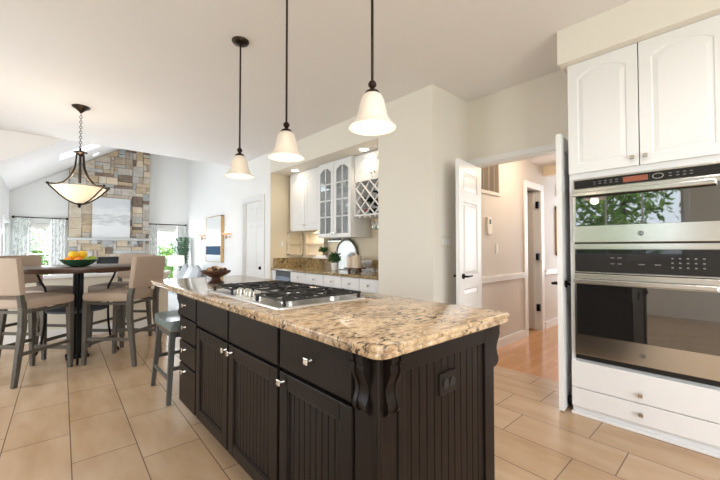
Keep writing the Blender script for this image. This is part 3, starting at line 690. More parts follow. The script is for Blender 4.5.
# ------------------------------------------------------------------ chairs
def make_chair():
    t = thing('counter_chair', 'x', 'chair')
    k = dict(parent=t, local=True)
    W = .205
    MB().cushion(-.235, .235, -.215, .275, .645, .75, .038, .012).build('seat', 'chair_fabric', smooth=True, **k)
    M = Matrix.Translation((0, -.275, .95)) @ Matrix.Rotation(R(7), 4, 'X')
    MB().cushion(-.245, .245, -.032, .032, -.165, .165, .022, 0, M).build('backrest', 'chair_fabric', smooth=True, **k)
    b = MB()
    for s in (-1, 1): b.bar((s * .205, -.20, .632), (s * .205, .24, .632), .011, .013)
    b.bar((-.2, .245, .632), (.2, .245, .632), .011, .013); b.bar((-.2, -.215, .632), (.2, -.215, .632), .011, .013); b.build('seat_frame', 'chair_wood', **k)
    for s in (-1, 1):
        b = MB().taper((s * W, .255, 0), (s * W, .235, .66), .017, .026); b.build('leg', 'chair_wood', **k)
        b = MB().taper((s * W, -.285, 0), (s * W, -.225, .50), .016, .022, .019, .026).taper((s * W, -.225, .499), (s * W, -.228, .68), .022, .022, .026, .024).taper((s * W, -.228, .679), (s * W, -.262, .86), .022, .018, .024, .018)
        b.build('leg', 'chair_wood', **k)
    b = MB()
    for s in (-1, 1): b.bar((s * W, -.26, .27), (s * W, .25, .27), .009, .016)
    b.build('side_stretchers', 'chair_wood', **k)
    MB().bar((-W, .25, .20), (W, .25, .20), .010, .018).build('footrest', 'chair_wood', **k)
    MB().bar((-W, -.26, .34), (W, -.26, .34), .009, .016).build('rear_stretcher', 'chair_wood', **k)
    return t
ch = make_chair(); first = True
for x, y, hx, hy, lb in ((-.10, 4.57, .72, .69, 'tan upholstered counter chair at the near left of the round table'),
                         (.655, 4.53, -.70, .71, 'tan upholstered counter chair nearest the island, at the near right of the table'),
                         (.0, 5.42, .69, -.72, 'tan counter chair behind the left near chair, on the far left of the round table'),
                         (.76, 5.41, -.70, -.71, 'tan counter chair on the far right of the round table, mostly hidden')):
    o = ch if first else copy_tree(ch); first = False
    o.location = (x, y, 0); o.rotation_euler = (0, 0, math.atan2(hy, hx) - PI / 2); o['label'] = lb; o['group'] = 'counter chairs around the round table'
# backless stool at the island overhang
t = thing('saddle_stool', 'backless stool with teal-grey leather seat and nailheads tucked under the island end', 'stool', (.915, 3.24, 0))
k = dict(parent=t, local=True)
b = MB().cushion(-.185, .185, -.262, .262, .535, .615, .032, 0); 
for v in b.bm.verts: v.co.z += .030 * (v.co.y / .262) ** 2 if v.co.z > .57 else 0
b.build('seat', 'teal_leather', smooth=True, **k)
b = MB()
for i in range(19):
    y = -.242 + i * .0268
    for s in (-1, 1): b.ball((s * .186, y, .552), .0055, u=6, v=4)
for i in range(14):
    x = -.163 + i * .025
    for s in (-1, 1): b.ball((x, s * .263, .552), .0055, u=6, v=4)
b.build('nailheads', 'nail_brass', smooth=True, **k)
b = MB()
for s in (-1, 1): b.bar((s * .15, -.2, .52), (s * .15, .2, .52), .010, .026); b.bar((-.14, s * .2, .52), (.14, s * .2, .52), .010, .026)
b.build('seat_frame', 'stool_wood', **k)
for sx in (-1, 1):
    for sy in (-1, 1): MB().taper((sx * .185, sy * .255, 0), (sx * .148, sy * .198, .538), .016, .022).build('leg', 'stool_wood', **k)
for s in (-1, 1): MB().bar((s * .175, -.235, .18), (s * .175, .235, .18), .009, .015).build('stretcher', 'stool_wood', **k)
for s in (-1, 1): MB().bar((-.17, s * .232, .26), (.17, s * .232, .26), .009, .015).build('stretcher', 'stool_wood', **k)

# ------------------------------------------------------------------ oven cabinet and double oven
XC = 2.89
oc = thing('oven_cabinet', 'tall white cabinet around the double oven with arched doors above and drawers below', 'cabinet', (3.16, .456, 0))
b = MB().box(XC + .02, XW, .852, .872, .06, 2.549).box(XC + .02, XW, .04, .06, .06, 2.549).box(XC + .02, XW, .06, .852, 1.705, 2.549).box(XC + .02, XW, .06, .852, .06, .395).box(3.40, XW, .06, .852, .395, 1.705)
b.box(XC, XC + .02, .845, .872, .06, 2.549).box(XC, XC + .02, .04, .068, .06, 2.549).box(XC, XC + .02, .068, .845, 1.700, 1.742).box(XC + .03, XW, .05, .862, 0, .06)
b.build('cabinet_body', 'cabinet_white', oc)
b = MB().box(2.872, XC + .03, .04, .875, 0, .018, .004).box(XC + .012, XC + .03, .04, .872, .018, .062, .002); b.build('toe_trim', 'cabinet_white', oc)
def slabdoor(X, y0, y1, z0, z1, parent, name='door', arch=.05, mar=.062, th=.02, m='cabinet_white', w2=.025):
    b = MB().box(X + .0088, X + th, y0 + .0004, y1 - .0004, z0 + .0004, z1 - .0004)
    b.cell((X, y1, 0), (0, -1, 0), (-1, 0, 0), 0, y1 - y0, z0, z1, mar, mar, mar, mar, arch, .006, .005, w2, .0)
    for q in ((X + .0001, X + th, y0, y0 + .0008, z0, z1), (X + .0001, X + th, y1 - .0008, y1, z0, z1), (X + .0001, X + th - .0001, y0, y1, z0, z0 + .0008), (X + .0001, X + th - .0001, y0, y1, z1 - .0008, z1)): b.box(*q)
    return b.build(name, m, parent)
d = slabdoor(XC - .020, .459, .870, 1.742, 2.547, oc); knob((XC - .02, .490, 1.795), (-1, 0, 0), d)
d = slabdoor(XC - .020, .042, .453, 1.742, 2.547, oc); knob((XC - .02, .423, 1.795), (-1, 0, 0), d)
for z0, z1 in ((.197, .385), (.062, .192)):
    o = MB().box(XC - .018, XC, .042, .870, z0, z1, .003).build('drawer', 'cabinet_white', oc); knob((XC - .018, .470, .252 if z0 > .1 else .130), (-1, 0, 0), o)
ov = thing('double_wall_oven', 'stainless steel double wall oven with black glass doors built into the white cabinet', 'oven', (3.1, .456, .40))
MB().box(XC - .002, 3.38, .066, .848, .402, 1.698, .002).box(XC - .020, XC - .002, .072, .842, 1.685, 1.698, .002).box(XC - .02, XC - .002, .072, .842, 1.192, 1.228, .002).box(XC - .02, XC - .002, .072, .842, 1.024, 1.030, .001).build('oven_body', 'brushed_steel', ov)
def cpanel(z0, z1):
    return MB().box(XC - .024, XC - .001, .080, .836, z0, z1, .002).build('control_panel', 'black_glass', ov)
c1 = cpanel(1.628, 1.684); c2 = cpanel(1.032, 1.190)
MB().box(XC - .0255, XC - .024, .415, .545, 1.638, 1.672).build('display', 'display_red', c1, label='reddish display')
def button(y, z, w_, h, par): MB().box(XC - .0250, XC - .024, y, y + w_, z, z + h).build('button', 'glyph', par)
for i, y in enumerate([.70, .668, .636, .604, .572]):
    for z in (1.647, 1.662): button(y, z, .016, .004, c1)
for y in (.30, .265, .235, .205):
    for z in (1.645, 1.662): button(y, z, .014, .004, c1)
b = MB(); b.tube([(XC - .026, .365 + .026 * math.cos(a * PI / 12), 1.655 + .016 * math.sin(a * PI / 12)) for a in range(25)], .0025, 6, False); b.build('selector_ring', 'silver_metal', c1, True)
for y in (.60, .56):
    for z in (1.09, 1.13): button(y, z, .022, .005, c2)
for i in range(5):
    for j in range(3): button(.30 - i * .035, 1.075 + j * .028, .010, .007, c2)
for y in (.44, .36): button(y, 1.09, .03, .005, c2)
MB().box(XC - .0254, XC - .024, .40, .53, 1.115, 1.155).build('display', 'black_plastic', c2)
def odoor(z0, z1, g0, g1, hz, bz_):
    o = MB().box(XC - .030, XC - .002, .072, .842, z0, z1, .004).build('oven_door', 'brushed_steel', ov)
    MB().box(XC - .0335, XC - .0305, .086, .826, g0, g1, .001, 1).build('door_glass', 'oven_glass', o)
    b = MB().box(XC - .085, XC - .068, .105, .833, hz - .016, hz + .016, .006)
    for y in (.14, .80): b.box(XC - .07, XC - .033, y - .012, y + .012, hz - .008, hz + .008, .002)
    b.build('handle', 'brushed_steel', o)
    b = MB().tube([(XC - .030, .456, bz_), (XC - .034, .456, bz_)], .016, 24); bd = b.build('badge', 'dark_badge', o, True)
    b = MB().tube([(XC - .0345, .456 + .0125 * math.cos(a * PI / 12), bz_ + .0125 * math.sin(a * PI / 12)) for a in range(25)], .001, 5, False)
    cu = bpy.data.curves.new('mono', 'FONT'); cu.body = 'GE'; cu.size = .014; cu.extrude = .0004; cu.align_x = 'CENTER'; cu.align_y = 'CENTER'
    tmp = bpy.data.objects.new('mono', cu); me = bpy.data.meshes.new_from_object(tmp)
    me.transform(Matrix.Translation((XC - .0345, .456, bz_)) @ Matrix.Rotation(R(-90), 4, 'Z') @ Matrix.Rotation(R(90), 4, 'X')); b.bm.from_mesh(me)
    bpy.data.objects.remove(tmp); bpy.data.curves.remove(cu); bpy.data.meshes.remove(me)
    b.build('emblem', 'silver_metal', bd)
    return o
odoor(1.238, 1.622, 1.355, 1.585, 1.578, 1.295)
odoor(.440, 1.018, .585, .945, .968, .505)
for z0, z1 in ((1.229, 1.2375), (.405, .436), (1.0185, 1.0235)): MB().box(XC - .012, XC - .002, .075, .840, z0, z1).build('vent_strip', 'black_plastic', ov)

# ------------------------------------------------------------------ bar niche
bc = thing('bar_base_cabinet', 'white base cabinet with drawers under the bar counter', 'cabinet', (3.1, 3.7, 0))
MB().box(2.845, XW - .012, 2.785, 4.72, .10, .835).box(2.90, XW - .012, 2.785, 4.72, 0, .10).build('cabinet_body', 'cabinet_white', bc)
ys = [4.715, 4.29, 3.85, 3.47, 3.13, 2.79]
for a, c in zip(ys, ys[1:]):
    o = MB().box(2.825, 2.844, c + .005, a - .005, .69, .828, .003).build('drawer', 'cabinet_white', bc); knob((2.825, (a + c) / 2, .76), (-1, 0, 0), o)
    slabdoor(2.825, c + .005, a - .005, .115, .68, bc, 'door', 0)
o = thing('undercounter_appliance', 'blue-grey metal undercounter appliance at the left end of the bar', 'appliance', (3.1, 5.0, 0))
MB().box(2.86, XW - .02, 4.735, 5.19, .02, .832, .003).build('appliance_body', 'blue_metal', o); MB().box(2.835, 2.859, 4.745, 5.18, .10, .75, .004).build('door', 'blue_metal', o)
MB().box(2.840, 2.859, 4.745, 5.18, .755, .825, .003).build('control_strip', 'black_plastic', o)
o = thing('bar_end_panel', 'narrow white filler panel between bar appliance and niche wall', 'panel', (3.1, 5.25, 0)); MB().box(2.84, 2.87, 5.20, 5.317, 0, .834).build('panel', 'cabinet_white', o)
bcz = MB().box(2.815, XW - .014, 2.785, 5.315, .838, .872, .006).box(XW - .035, XW - .0135, 2.785, 5.315, .872, 1.03, .002).box(2.86, XW - .035, 5.295, 5.315, .872, 1.03, .002)
tag(bcz.build('bar_countertop', 'granite_bar'), 'golden brown granite bar counter with matching backsplash in the niche', 'countertop')
def cab(name, label, y0, y1, z0, z1, X=3.10):
    return thing(name, label, 'cabinet', ((X + XW) / 2, (y0 + y1) / 2, z0))
c = cab('upper_cabinet', 'white two-door wall cabinet at the left of the bar niche', 4.32, 5.18, 1.50, 2.43)
MB().box(3.125, XW - .014, 4.32, 5.18, 1.50, 2.445).box(3.10, 3.125, 5.165, 5.18, 1.5, 2.445).box(3.115, 3.15, 4.32, 5.18, 1.48, 1.50).build('cabinet_body', 'cabinet_white', c)
for a, b_, ky in ((4.325, 4.74, 4.71), (4.75, 5.165, 4.78)): d = slabdoor(3.104, a, b_, 1.505, 2.40, c, 'door', .05); knob((3.104, ky, 1.56), (-1, 0, 0), d)
# glass-door cabinet
c = cab('glass_door_cabinet', 'tall white bar cabinet with two arched multi-pane glass doors', 3.54, 4.31, 1.345, 2.43, 3.04)
GX = 3.05
b = MB().box(GX + .025, XW - .014, 3.545, 3.563, 1.345, 2.445).box(GX + .025, XW - .014, 4.295, 4.313, 1.345, 2.445).box(GX + .025, XW - .014, 3.563, 4.295, 1.345, 1.365).box(GX + .025, XW - .014, 3.563, 4.295, 2.42, 2.445).box(XW - .025, XW - .0145, 3.563, 4.295, 1.365, 2.42)
b.build('cabinet_body', 'cabinet_white', c)
b = MB()
for z in (1.70, 2.05): b.box(GX + .05, XW - .03, 3.564, 4.294, z, z + .015)
b.build('shelves', 'cabinet_white', c)
for (a, e_, ky) in ((3.55, 3.925, 3.90), (3.932, 4.308, 3.957)):
    f = .058; z0, z1 = 1.35, 2.415; b = MB().box(GX, GX + .02, a, a + f, z0, z1, .003).box(GX, GX + .02, e_ - f, e_, z0, z1, .003).box(GX, GX + .02, a + f, e_ - f, z0, z0 + f, .003)
    pts = [(a + f, z1), (a + f, z1 - f - .06)] + [(a + f + (e_ - a - 2 * f) * k / 10, z1 - f - .06 + .06 * math.sin(PI * k / 10)) for k in range(1, 10)] + [(e_ - f, z1 - f - .06), (e_ - f, z1)]
    b.prism(pts, lambda y, z, tt: (tt, y, z), GX, GX + .02)
    m_ = (a + e_) / 2; b.box(GX + .003, GX + .017, m_ - .009, m_ + .009, z0 + f, z1 - f + .0)
    for k in (1, 2, 3): z = z0 + f + (z1 - z0 - 2 * f) * k / 4; b.box(GX + .003, GX + .017, a + f, e_ - f, z - .009, z + .009)
    d = b.build('door', 'cabinet_white', c); MB().box(GX + .009, GX + .012, a + f, e_ - f, z0 + f, z1 - f).build('pane', 'cabinet_glass', d); knob((GX, ky, 1.41), (-1, 0, 0), d)
# a few glasses on the shelves behind the panes
n = 0
for z in (1.366, 1.716, 2.066):
    for y in (3.66, 3.80, 4.05, 4.19):
        o = MB().lathe([(0, 0), (.03, 0), (.038, .12), (.035, .12), (.028, .006), (0, .005)], (3.22, y, z), 14).build('drinking_glass', 'cabinet_glass', None, True)
        tag(o, 'clear tumbler standing on a shelf behind the arched glass doors', 'glass', 'tumblers in the glass-door cabinet')
# small cabinet + wine lattice + stemware rack
c = cab('wine_cabinet', 'white bar cabinet with small doors over a wine lattice and stemware rack', 2.79, 3.54, 1.60, 2.43)
b = MB().box(3.125, XW - .014, 2.79, 3.535, 2.09, 2.445).box(3.10, XW - .014, 3.517, 3.535, 1.62, 2.09).box(3.10, XW - .014, 2.79, 2.808, 1.62, 2.09).box(3.10, XW - .014, 2.808, 3.517, 1.62, 1.64).box(XW - .03, XW - .014, 2.808, 3.517, 1.64, 2.09)
b.build('cabinet_body', 'cabinet_white', c)
for a, e_, ky in ((2.80, 3.16, 3.13), (3.168, 3.528, 3.20)): d = slabdoor(3.104, a, e_, 2.12, 2.42, c, 'door', .03, .05); knob((3.104, ky, 2.16), (-1, 0, 0), d)
b = MB(); y0, y1, z0, z1 = 2.808, 3.517, 1.64, 2.09
b.box(3.10, 3.115, y0, y1, 2.075, 2.12)
def clipseg(sgn, cc):
    # line z = sgn*y + cc clipped to the box
    pts = []
    for y in (y0, y1):
        z = sgn * y + cc
        if z0 <= z <= z1: pts.append((y, z))
    for z in (z0, z1):
        y = (z - cc) / sgn
        if y0 < y < y1: pts.append((y, z))
    return sorted(pts)[:: max(1, len(pts) - 1)][:2] if len(pts) >= 2 else None
for sgn in (1, -1):
    for k in range(-8, 30):
        cc = (z0 - sgn * y0) + k * .175 * sgn * 1.0
        sg = clipseg(sgn, cc)
        if sg and len(sg) == 2 and abs(sg[0][0] - sg[1][0]) > .02: b.bar((3.112, sg[0][0], sg[0][1]), (3.112, sg[1][0], sg[1][1]), .010, .008) if sgn > 0 else b.bar((3.124, sg[0][0], sg[0][1]), (3.124, sg[1][0], sg[1][1]), .010, .008)
b.build('wine_lattice', 'cabinet_white', c)
b = MB()
for i in range(7): y = 2.85 + i * .10; b.box(3.12, XW - .03, y - .012, y + .012, 1.600, 1.620)
b.build('stemware_rack', 'cabinet_white', c)
for i, (y, z) in enumerate(((3.36, 1.70), (3.27, 1.79), (3.18, 1.70), (3.06, 1.81), (3.42, 1.86), (3.21, 1.93), (2.97, 1.70))):
    bt = thing('wine_bottle', ['wine bottle with red foil neck in the wine lattice', 'dark wine bottle lying in the wine lattice'][0 if i % 3 == 0 else 1], 'bottle', (3.15, y, z), 0, 'red foil bottles in the lattice' if i % 3 == 0 else 'dark bottles in the lattice')
    q = Matrix.Translation((3.40, y, z)) @ Matrix.Rotation(R(-90), 4, 'Y')
    for nm, pf, m in (('bottle_body', [(0, 0), (.036, 0), (.037, .01), (.037, .15), (.013, .20), (0, .20)], 'wine_bottle'), ('bottle_neck', [(0, .195), (.014, .195), (.014, .255), (0, .255)], 'red_foil' if i % 3 == 0 else 'wine_bottle')):
        bb = MB().lathe(pf, (0, 0, 0), 14); bb.bm.transform(q); bb.build(nm, m, bt, True)
for i in range(5):
    y = 2.90 + i * .10
    o = MB().lathe([(0, .115), (.03, .113), (.032, .112), (.004, .105), (.004, .05), (.03, .03), (.036, .0), (.036, -.04), (.030, -.065), (.028, -.065), (.033, -.04), (.033, 0), (.0, .04)], (3.24, y, 1.505), 16).build('wine_glass', 'cabinet_glass', None, True)
    tag(o, 'stemmed wine glass hanging upside down from the stemware rack', 'wine glass', 'hanging wine glasses')
# display shelves on the backsplash
for i, (pos, lb) in enumerate((('side', 'cream shadow-box shelf on the side wall of the bar niche'), ('back', 'cream shadow-box shelf on the bar back wall under the white cabinet'))):
    b = MB()
    if i == 0:
        x0, x1, z0, z1, yb, yf = 3.12, 3.395, 1.08, 1.46, 5.318, 5.25
        b.box(x0, x0 + .015, yf, yb, z0, z1).box(x1 - .015, x1, yf, yb, z0, z1).box(x0, x1, yf, yb, z0, z0 + .015).box(x0, x1, yf, yb, z1 - .015, z1).box(x0, x1, yf + .005, yb, 1.27, 1.285).box(x0, x1, yb - .005, yb, z0, z1)
    else:
        y0, y1, z0, z1, xb, xf = 4.55, 5.08, 1.08, 1.46, XW - .014, XW - .085
        b.box(xf, xb, y0, y0 + .015, z0, z1).box(xf, xb, y1 - .015, y1, z0, z1).box(xf, xb, y0, y1, z0, z0 + .015).box(xf, xb, y0, y1, z1 - .015, z1).box(xf, xb, y0, y1, 1.27, 1.285).box(xb - .005, xb, y0, y1, z0, z1)
    tag(b.build('wall_shelf', 'niche_paint'), lb, 'shelf')
b = MB().box(3.38, 3.41, 4.17, 4.52, 1.30, 1.315, .002); ws = b.build('wall_ledge', 'nickel'); 
for v in ws.data.vertices: v.co.x += .006
tag(ws, 'thin metal ledge on the bar wall holding a small dark frame', 'shelf')
b = MB().box(3.395, 3.405, 4.20, 4.40, 1.316, 1.40, .002); fo = b.build('small_frame', 'black_plastic'); tag(fo, 'small dark picture frame on the thin metal ledge', 'picture frame')
b = MB().lathe([(0, 0), (.02, 0), (.021, .06), (.009, .08), (.008, .11), (0, .11)], (3.395, 4.46, 1.316), 12); tag(b.build('green_bottle', 'green_glass', None, True), 'tiny green bottle beside the small dark frame', 'bottle')
def leaves(b, c, rx, ry, rz, n, size, rnd, upb=.3, narrow=.45):
    for _ in range(n):
        u = rnd.random() ** .4; th = rnd.uniform(0, 2 * PI); ph = math.acos(rnd.uniform(-1, 1))
        p = Vector((c[0] + rx * u * math.sin(ph) * math.cos(th), c[1] + ry * u * math.sin(ph) * math.sin(th), c[2] + rz * u * math.cos(ph)))
        d = Vector((rnd.gauss(0, 1), rnd.gauss(0, 1), rnd.gauss(upb, 1))).normalized(); sd = d.cross(Vector((rnd.gauss(0, 1), rnd.gauss(0, 1), rnd.gauss(0, 1)))).normalized(); up = sd.cross(d)
        s = size * rnd.uniform(.6, 1.2); bm = b.bm
        a, e_, l, r_ = [bm.verts.new(q) for q in (p, p + d * s, p + d * s * .5 + sd * s * narrow / 2 + up * s * .08, p + d * s * .5 - sd * s * narrow / 2 + up * s * .08)]
        bm.faces.new((a, l, e_)); bm.faces.new((a, e_, r_))
    return b
rnd = random.Random(3)
# bonsai on a white ledge
o = MB().box(3.27, XW - .0130, 4.36, 4.76, 1.032, 1.050, .003).build('white_ledge', 'cabinet_white'); tag(o, 'white ledge on the bar wall carrying the bonsai dish', 'shelf')
t = thing('bonsai_plant', 'small green bonsai in a white rectangular dish on the white bar ledge', 'plant', (3.33, 4.55, 1.051))
MB().box(3.28, 3.38, 4.42, 4.68, 1.051, 1.085, .004).build('dish', 'ceramic_white', t)
MB().tube([(3.33, 4.55, 1.083), (3.325, 4.53, 1.11), (3.33, 4.55, 1.15)], .008, 8).build('trunk', 'bark', t, True)
leaves(MB(), (3.33, 4.55, 1.165), .05, .10, .035, 260, .04, rnd).build('foliage', 'leaf_indoor', t)
# potted plant in white pot
t = thing('potted_plant', 'leafy green plant in a round white pot on the bar counter', 'plant', (3.18, 4.06, .873))
MB().lathe([(0, 0), (.045, 0), (.055, .11), (.05, .11), (.048, .095), (0, .095)], (3.18, 4.06, .873), 24).build('pot', 'ceramic_white', t, True)
leaves(MB(), (3.18, 4.06, 1.05), .075, .10, .08, 420, .045, rnd, .5).build('foliage', 'leaf_indoor', t)
# arched silver mirror
t = thing('arched_tray', 'arched silver-framed mirrored tray leaning on the bar wall', 'tray', (3.36, 4.03, .873))
ar = [(3.375, 4.03 + .225 * math.cos(a), 1.13 + .195 * math.sin(a)) for a in [PI * k / 16 for k in range(17)]]
pts = [(3.355, 4.255, .892)] + ar + [(3.355, 3.805, .892)]
MB().tube(pts, .016, 10).build('frame', 'tray_frame', t, True)
MB().prism([(4.03 + .215 * math.cos(a), 1.125 + .185 * math.sin(a)) for a in [PI * k / 16 for k in range(17)]] + [(3.815, .88), (4.245, .88)], lambda y, z, tt: (tt, y, z), 3.375, 3.381).build('mirror_plate', 'tray_plate', t)
# footed stand with two canisters
t = thing('footed_stand', 'dark wooden footed stand on the bar counter under the cream canisters', 'stand', (3.15, 3.58, .873))
MB().lathe([(0, .045), (.15, .045), (.155, .05), (.155, .06), (0, .06)], (3.15, 3.58, .873), 32).build('plate', 'bowl_wood', t, True)
for a in (0, 90, 180, 270): MB().taper((3.15 + .11 * math.cos(R(a)), 3.58 + .11 * math.sin(R(a)), .873), (3.15 + .09 * math.cos(R(a)), 3.58 + .09 * math.sin(R(a)), .919), .012, .015).build('leg', 'bowl_wood', t)
for x, y, h, r, lb in ((3.16, 3.655, .13, .062, 'left and shorter cream canister on the dark footed stand'), (3.13, 3.52, .15, .066, 'right and taller cream canister on the dark footed stand')):
    t = thing('canister', lb, 'canister', (x, y, .934))
    MB().lathe([(0, 0), (r, 0), (r, h), (0, h)], (x, y, .934), 28).build('jar', 'canister_cream', t, True)
    MB().lathe([(0, 0), (r + .003, 0), (r + .003, .012), (.012, .018), (.014, .034), (0, .036)], (x, y, .934 + h), 28).build('lid', 'canister_cream', t, True)
# recessed lights of the niche
for x, y, lb in ((2.99, 3.22, 'round recessed ceiling light in the bar soffit nearer the pillar'), (2.99, 4.85, 'round recessed ceiling light at the far end of the bar soffit')):
    t = thing('recessed_light', lb, 'ceiling light', (x, y, 2.44))
    MB().lathe([(.055, 2.4495), (.085, 2.4495), (.083, 2.442), (.057, 2.440)], (x, y, 0), 28, True).build('trim_ring', 'trim_white', t, True)
    MB().lathe([(0, 2.4440), (.055, 2.4440), (.055, 2.449), (0, 2.449)], (x, y, 0), 28).build('lens', 'can_glow', t, True)
    light('recessed_light_lamp', 'SPOT', (x, y, 2.43), 5, (1, .80, .55), radius=.05, angle=R(140), blend=.7, direction=(0, 0, -1))
light('under_cabinet_lamp', 'AREA', (3.30, 4.75, 1.475), 2.5, (1, .82, .58), .6, .05, (0, 0, -1))
# switches and outlets
def plate(name, label, c, n, wd, ht, kind=1, m='plate_white'):
    c, n = Vector(c), Vector(n); u = Vector((-n.y, n.x, 0)); t = thing(name, label, 'light switch' if name == 'light_switch' else 'outlet' if 'outlet' in name else 'thermostat', tuple(c))
    Mx = Matrix.Translation(c) @ Matrix(((u.x, 0, n.x, 0), (u.y, 0, n.y, 0), (0, 1, 0, 0), (0, 0, 0, 1)))
    MB().box(-wd / 2, wd / 2, -ht / 2, ht / 2, .0005, .006, .002, 2, Mx).build('plate', m, t)
    for i in range(kind):
        x = (i - (kind - 1) / 2) * .046; MB().box(x - .016, x + .016, -.032, .032, .006, .010, .002, 2, Mx).build('rocker', 'ceramic_white', t)
    return t
plate('light_switch', 'triple rocker light switch on the side of the white pillar', (3.0, 2.03, 1.26), (0, -1, 0), .165, .12, 3)
plate('light_switch', 'small white light switch on the hall wall below the thermostat', (4.07, 2.03, 1.19), (0, -1, 0), .07, .115, 1)
plate('wall_outlet', 'beige outlet on the side wall of the bar niche', (3.03, 5.32, 1.27), (0, -1, 0), .09, .115, 1)
t = thing('thermostat', 'white rectangular thermostat with small display on the hall wall', 'thermostat', (3.87, 2.03, 1.35))
MB().box(3.82, 3.92, 2.002, 2.0295, 1.36, 1.56, .006).build('case', 'plate_white', t); MB().box(3.85, 3.89, 2.0, 2.003, 1.48, 1.535).build('display', 'black_plastic', t)
# return-air grille in the hall
t = thing('return_air_grille', 'large louvred return air grille high on the hall wall', 'vent', (3.84, 2.03, 1.85))
MB().box(3.58, 4.15, 2.010, 2.0295, 1.83, 1.87, .003).box(3.58, 4.15, 2.010, 2.0295, 2.37, 2.41, .003).box(4.11, 4.15, 2.010, 2.0295, 1.87, 2.37, .003).box(3.58, 3.61, 2.010, 2.0295, 1.87, 2.37, .003).build('frame', 'hall_paint', t)
b = MB()
for i in range(22): x = 3.625 + i * .0225; b.box(x - .001, x + .001, 2.012, 2.029, 1.87, 2.37)
for i in range(1, 4): b.box(3.61 + i * .125 - .005, 3.61 + i * .125 + .005, 2.009, 2.014, 1.87, 2.37)
b.build('louvres', 'grille_tan', t)
# framed mirror and chime on the far hall wall
t = thing('framed_mirror', 'narrow gold-framed mirror on the far hall wall', 'mirror', (6.35, 2.0, .98))
fx0, fx1, fz0, fz1 = 6.02, 6.60, 1.08, 1.86
MB().box(fx0, fx0 + .06, 2.0, 2.029, fz0, fz1, .004).box(fx1 - .06, fx1, 2.0, 2.029, fz0, fz1, .004).box(fx0, fx1, 2.0, 2.029, fz0, fz0 + .06, .004).box(fx0, fx1, 2.0, 2.029, fz1 - .06, fz1, .004).build('frame', 'gold_frame', t)
MB().box(fx0 + .06, fx1 - .06, 2.012, 2.020, fz0 + .06, fz1 - .06).build('glass', 'silver_metal', t)
tag(MB().box(6.1, 6.35, 1.99, 2.029, 2.02, 2.2, .008).build('door_chime', 'plate_white'), 'small white chime box above the gold-framed mirror in the hall', 'chime')

# ------------------------------------------------------------------ fireplace
fp = thing('stone_fireplace', 'tall tan and grey fieldstone chimney with white mantel in the great room', 'fireplace', (1.145, 9.7, GZ))
FY0 = 9.55; X0, X1 = .40, 1.875
rs = random.Random(11); bm = bmesh.new(); lay = bm.verts.layers.float_color.new('stone_tone')
tones = [(.50, .41, .30), (.58, .50, .40), (.52, .42, .30), (.36, .38, .39), (.43, .45, .46), (.46, .38, .30), (.22, .17, .14), (.60, .54, .46), (.50, .47, .43), (.47, .46, .44), (.55, .49, .42)]
NX, NZ = 21, 56; cw, chh = (X1 - X0) / NX, .078; grid = [[0] * NZ for _ in range(NX)]
for j in range(NZ):
    for i in range(NX):
        if grid[i][j]: continue
        wn, hn = rs.choice(((2, 1), (3, 1), (4, 1), (5, 1), (2, 2), (3, 2), (4, 2), (5, 2), (3, 3), (1, 2)))
        k = 0
        while k < wn and i + k < NX and not grid[i + k][j]: k += 1
        wn = k
        for a_ in range(i, i + wn):
            for c_ in range(j, min(NZ, j + hn)): grid[a_][c_] = 1
        x, z, wd, h = X0 + i * cw, GZ + j * chh, wn * cw, (min(NZ, j + hn) - j) * chh
        if x < 1.46 and x + wd > .86 and z < 1.0:
            if z + h <= 1.02 and x >= .86 and x + wd <= 1.5: continue
            if x < .88: wd = .88 - x
            elif x + wd > 1.50: wd = x + wd - 1.50; x = 1.50
            else: h = z + h - 1.0; z = 1.0
            if wd < .03 or h < .03: continue
        tn = rs.choice(tones); v_ = rs.uniform(.85, 1.15); fr_ = FY0 - rs.uniform(0, .03); g = .006; jt = lambda: rs.uniform(-.007, .007)
        P_ = [(x + g, fr_, z + g), (x + wd - g, fr_, z + g), (x + wd - g, fr_, z + h - g), (x + g, fr_, z + h - g), (x + g, FY0 + .03, z + g), (x + wd - g, FY0 + .03, z + g), (x + wd - g, FY0 + .03, z + h - g), (x + g, FY0 + .03, z + h - g)]
        V = [bm.verts.new(Vector(p) + Vector((jt() if X0 + .05 < p[0] < X1 - .05 else 0, 0, jt()))) for p in P_]
        for v in V: v[lay] = (*[min(1, q_ * v_) for q_ in tn], 1)
        for f in ((0, 1, 2, 3), (0, 1, 5, 4), (1, 2, 6, 5), (2, 3, 7, 6), (3, 0, 4, 7)): bm.faces.new([V[i_] for i_ in f])
nrm = Vector((-.635, 0, 1)).normalized()
bmesh.ops.bisect_plane(bm, geom=bm.verts[:] + bm.edges[:] + bm.faces[:], plane_co=(0, 0, slope(0) - .012), plane_no=nrm, clear_outer=True)
b = MB(); b.bm.free(); b.bm = bm; b.build('stonework', 'field_stone', fp)
b = MB()
pf = [(X0, GZ), (.88, GZ), (.88, 1.0), (1.50, 1.0), (1.50, GZ), (X1, GZ), (X1, slope(X1) - .014), (X0, slope(X0) - .014)]
b.prism([(X0, GZ), (.88, GZ), (.88, 1.0), (.88, slope(.88) - .014), (X0, slope(X0) - .014)], lambda a, c, t_: (a, t_, c), FY0 + .006, YF - .003)
b.prism([(1.50, GZ), (X1, GZ), (X1, slope(X1) - .014), (1.50, slope(1.50) - .014)], lambda a, c, t_: (a, t_, c), FY0 + .006, YF - .003)
b.prism([(.88, 1.0), (1.50, 1.0), (1.50, slope(1.50) - .014), (.88, slope(.88) - .014)], lambda a, c, t_: (a, t_, c), FY0 + .006, YF - .003)
b.build('chimney_core', 'mortar', fp)
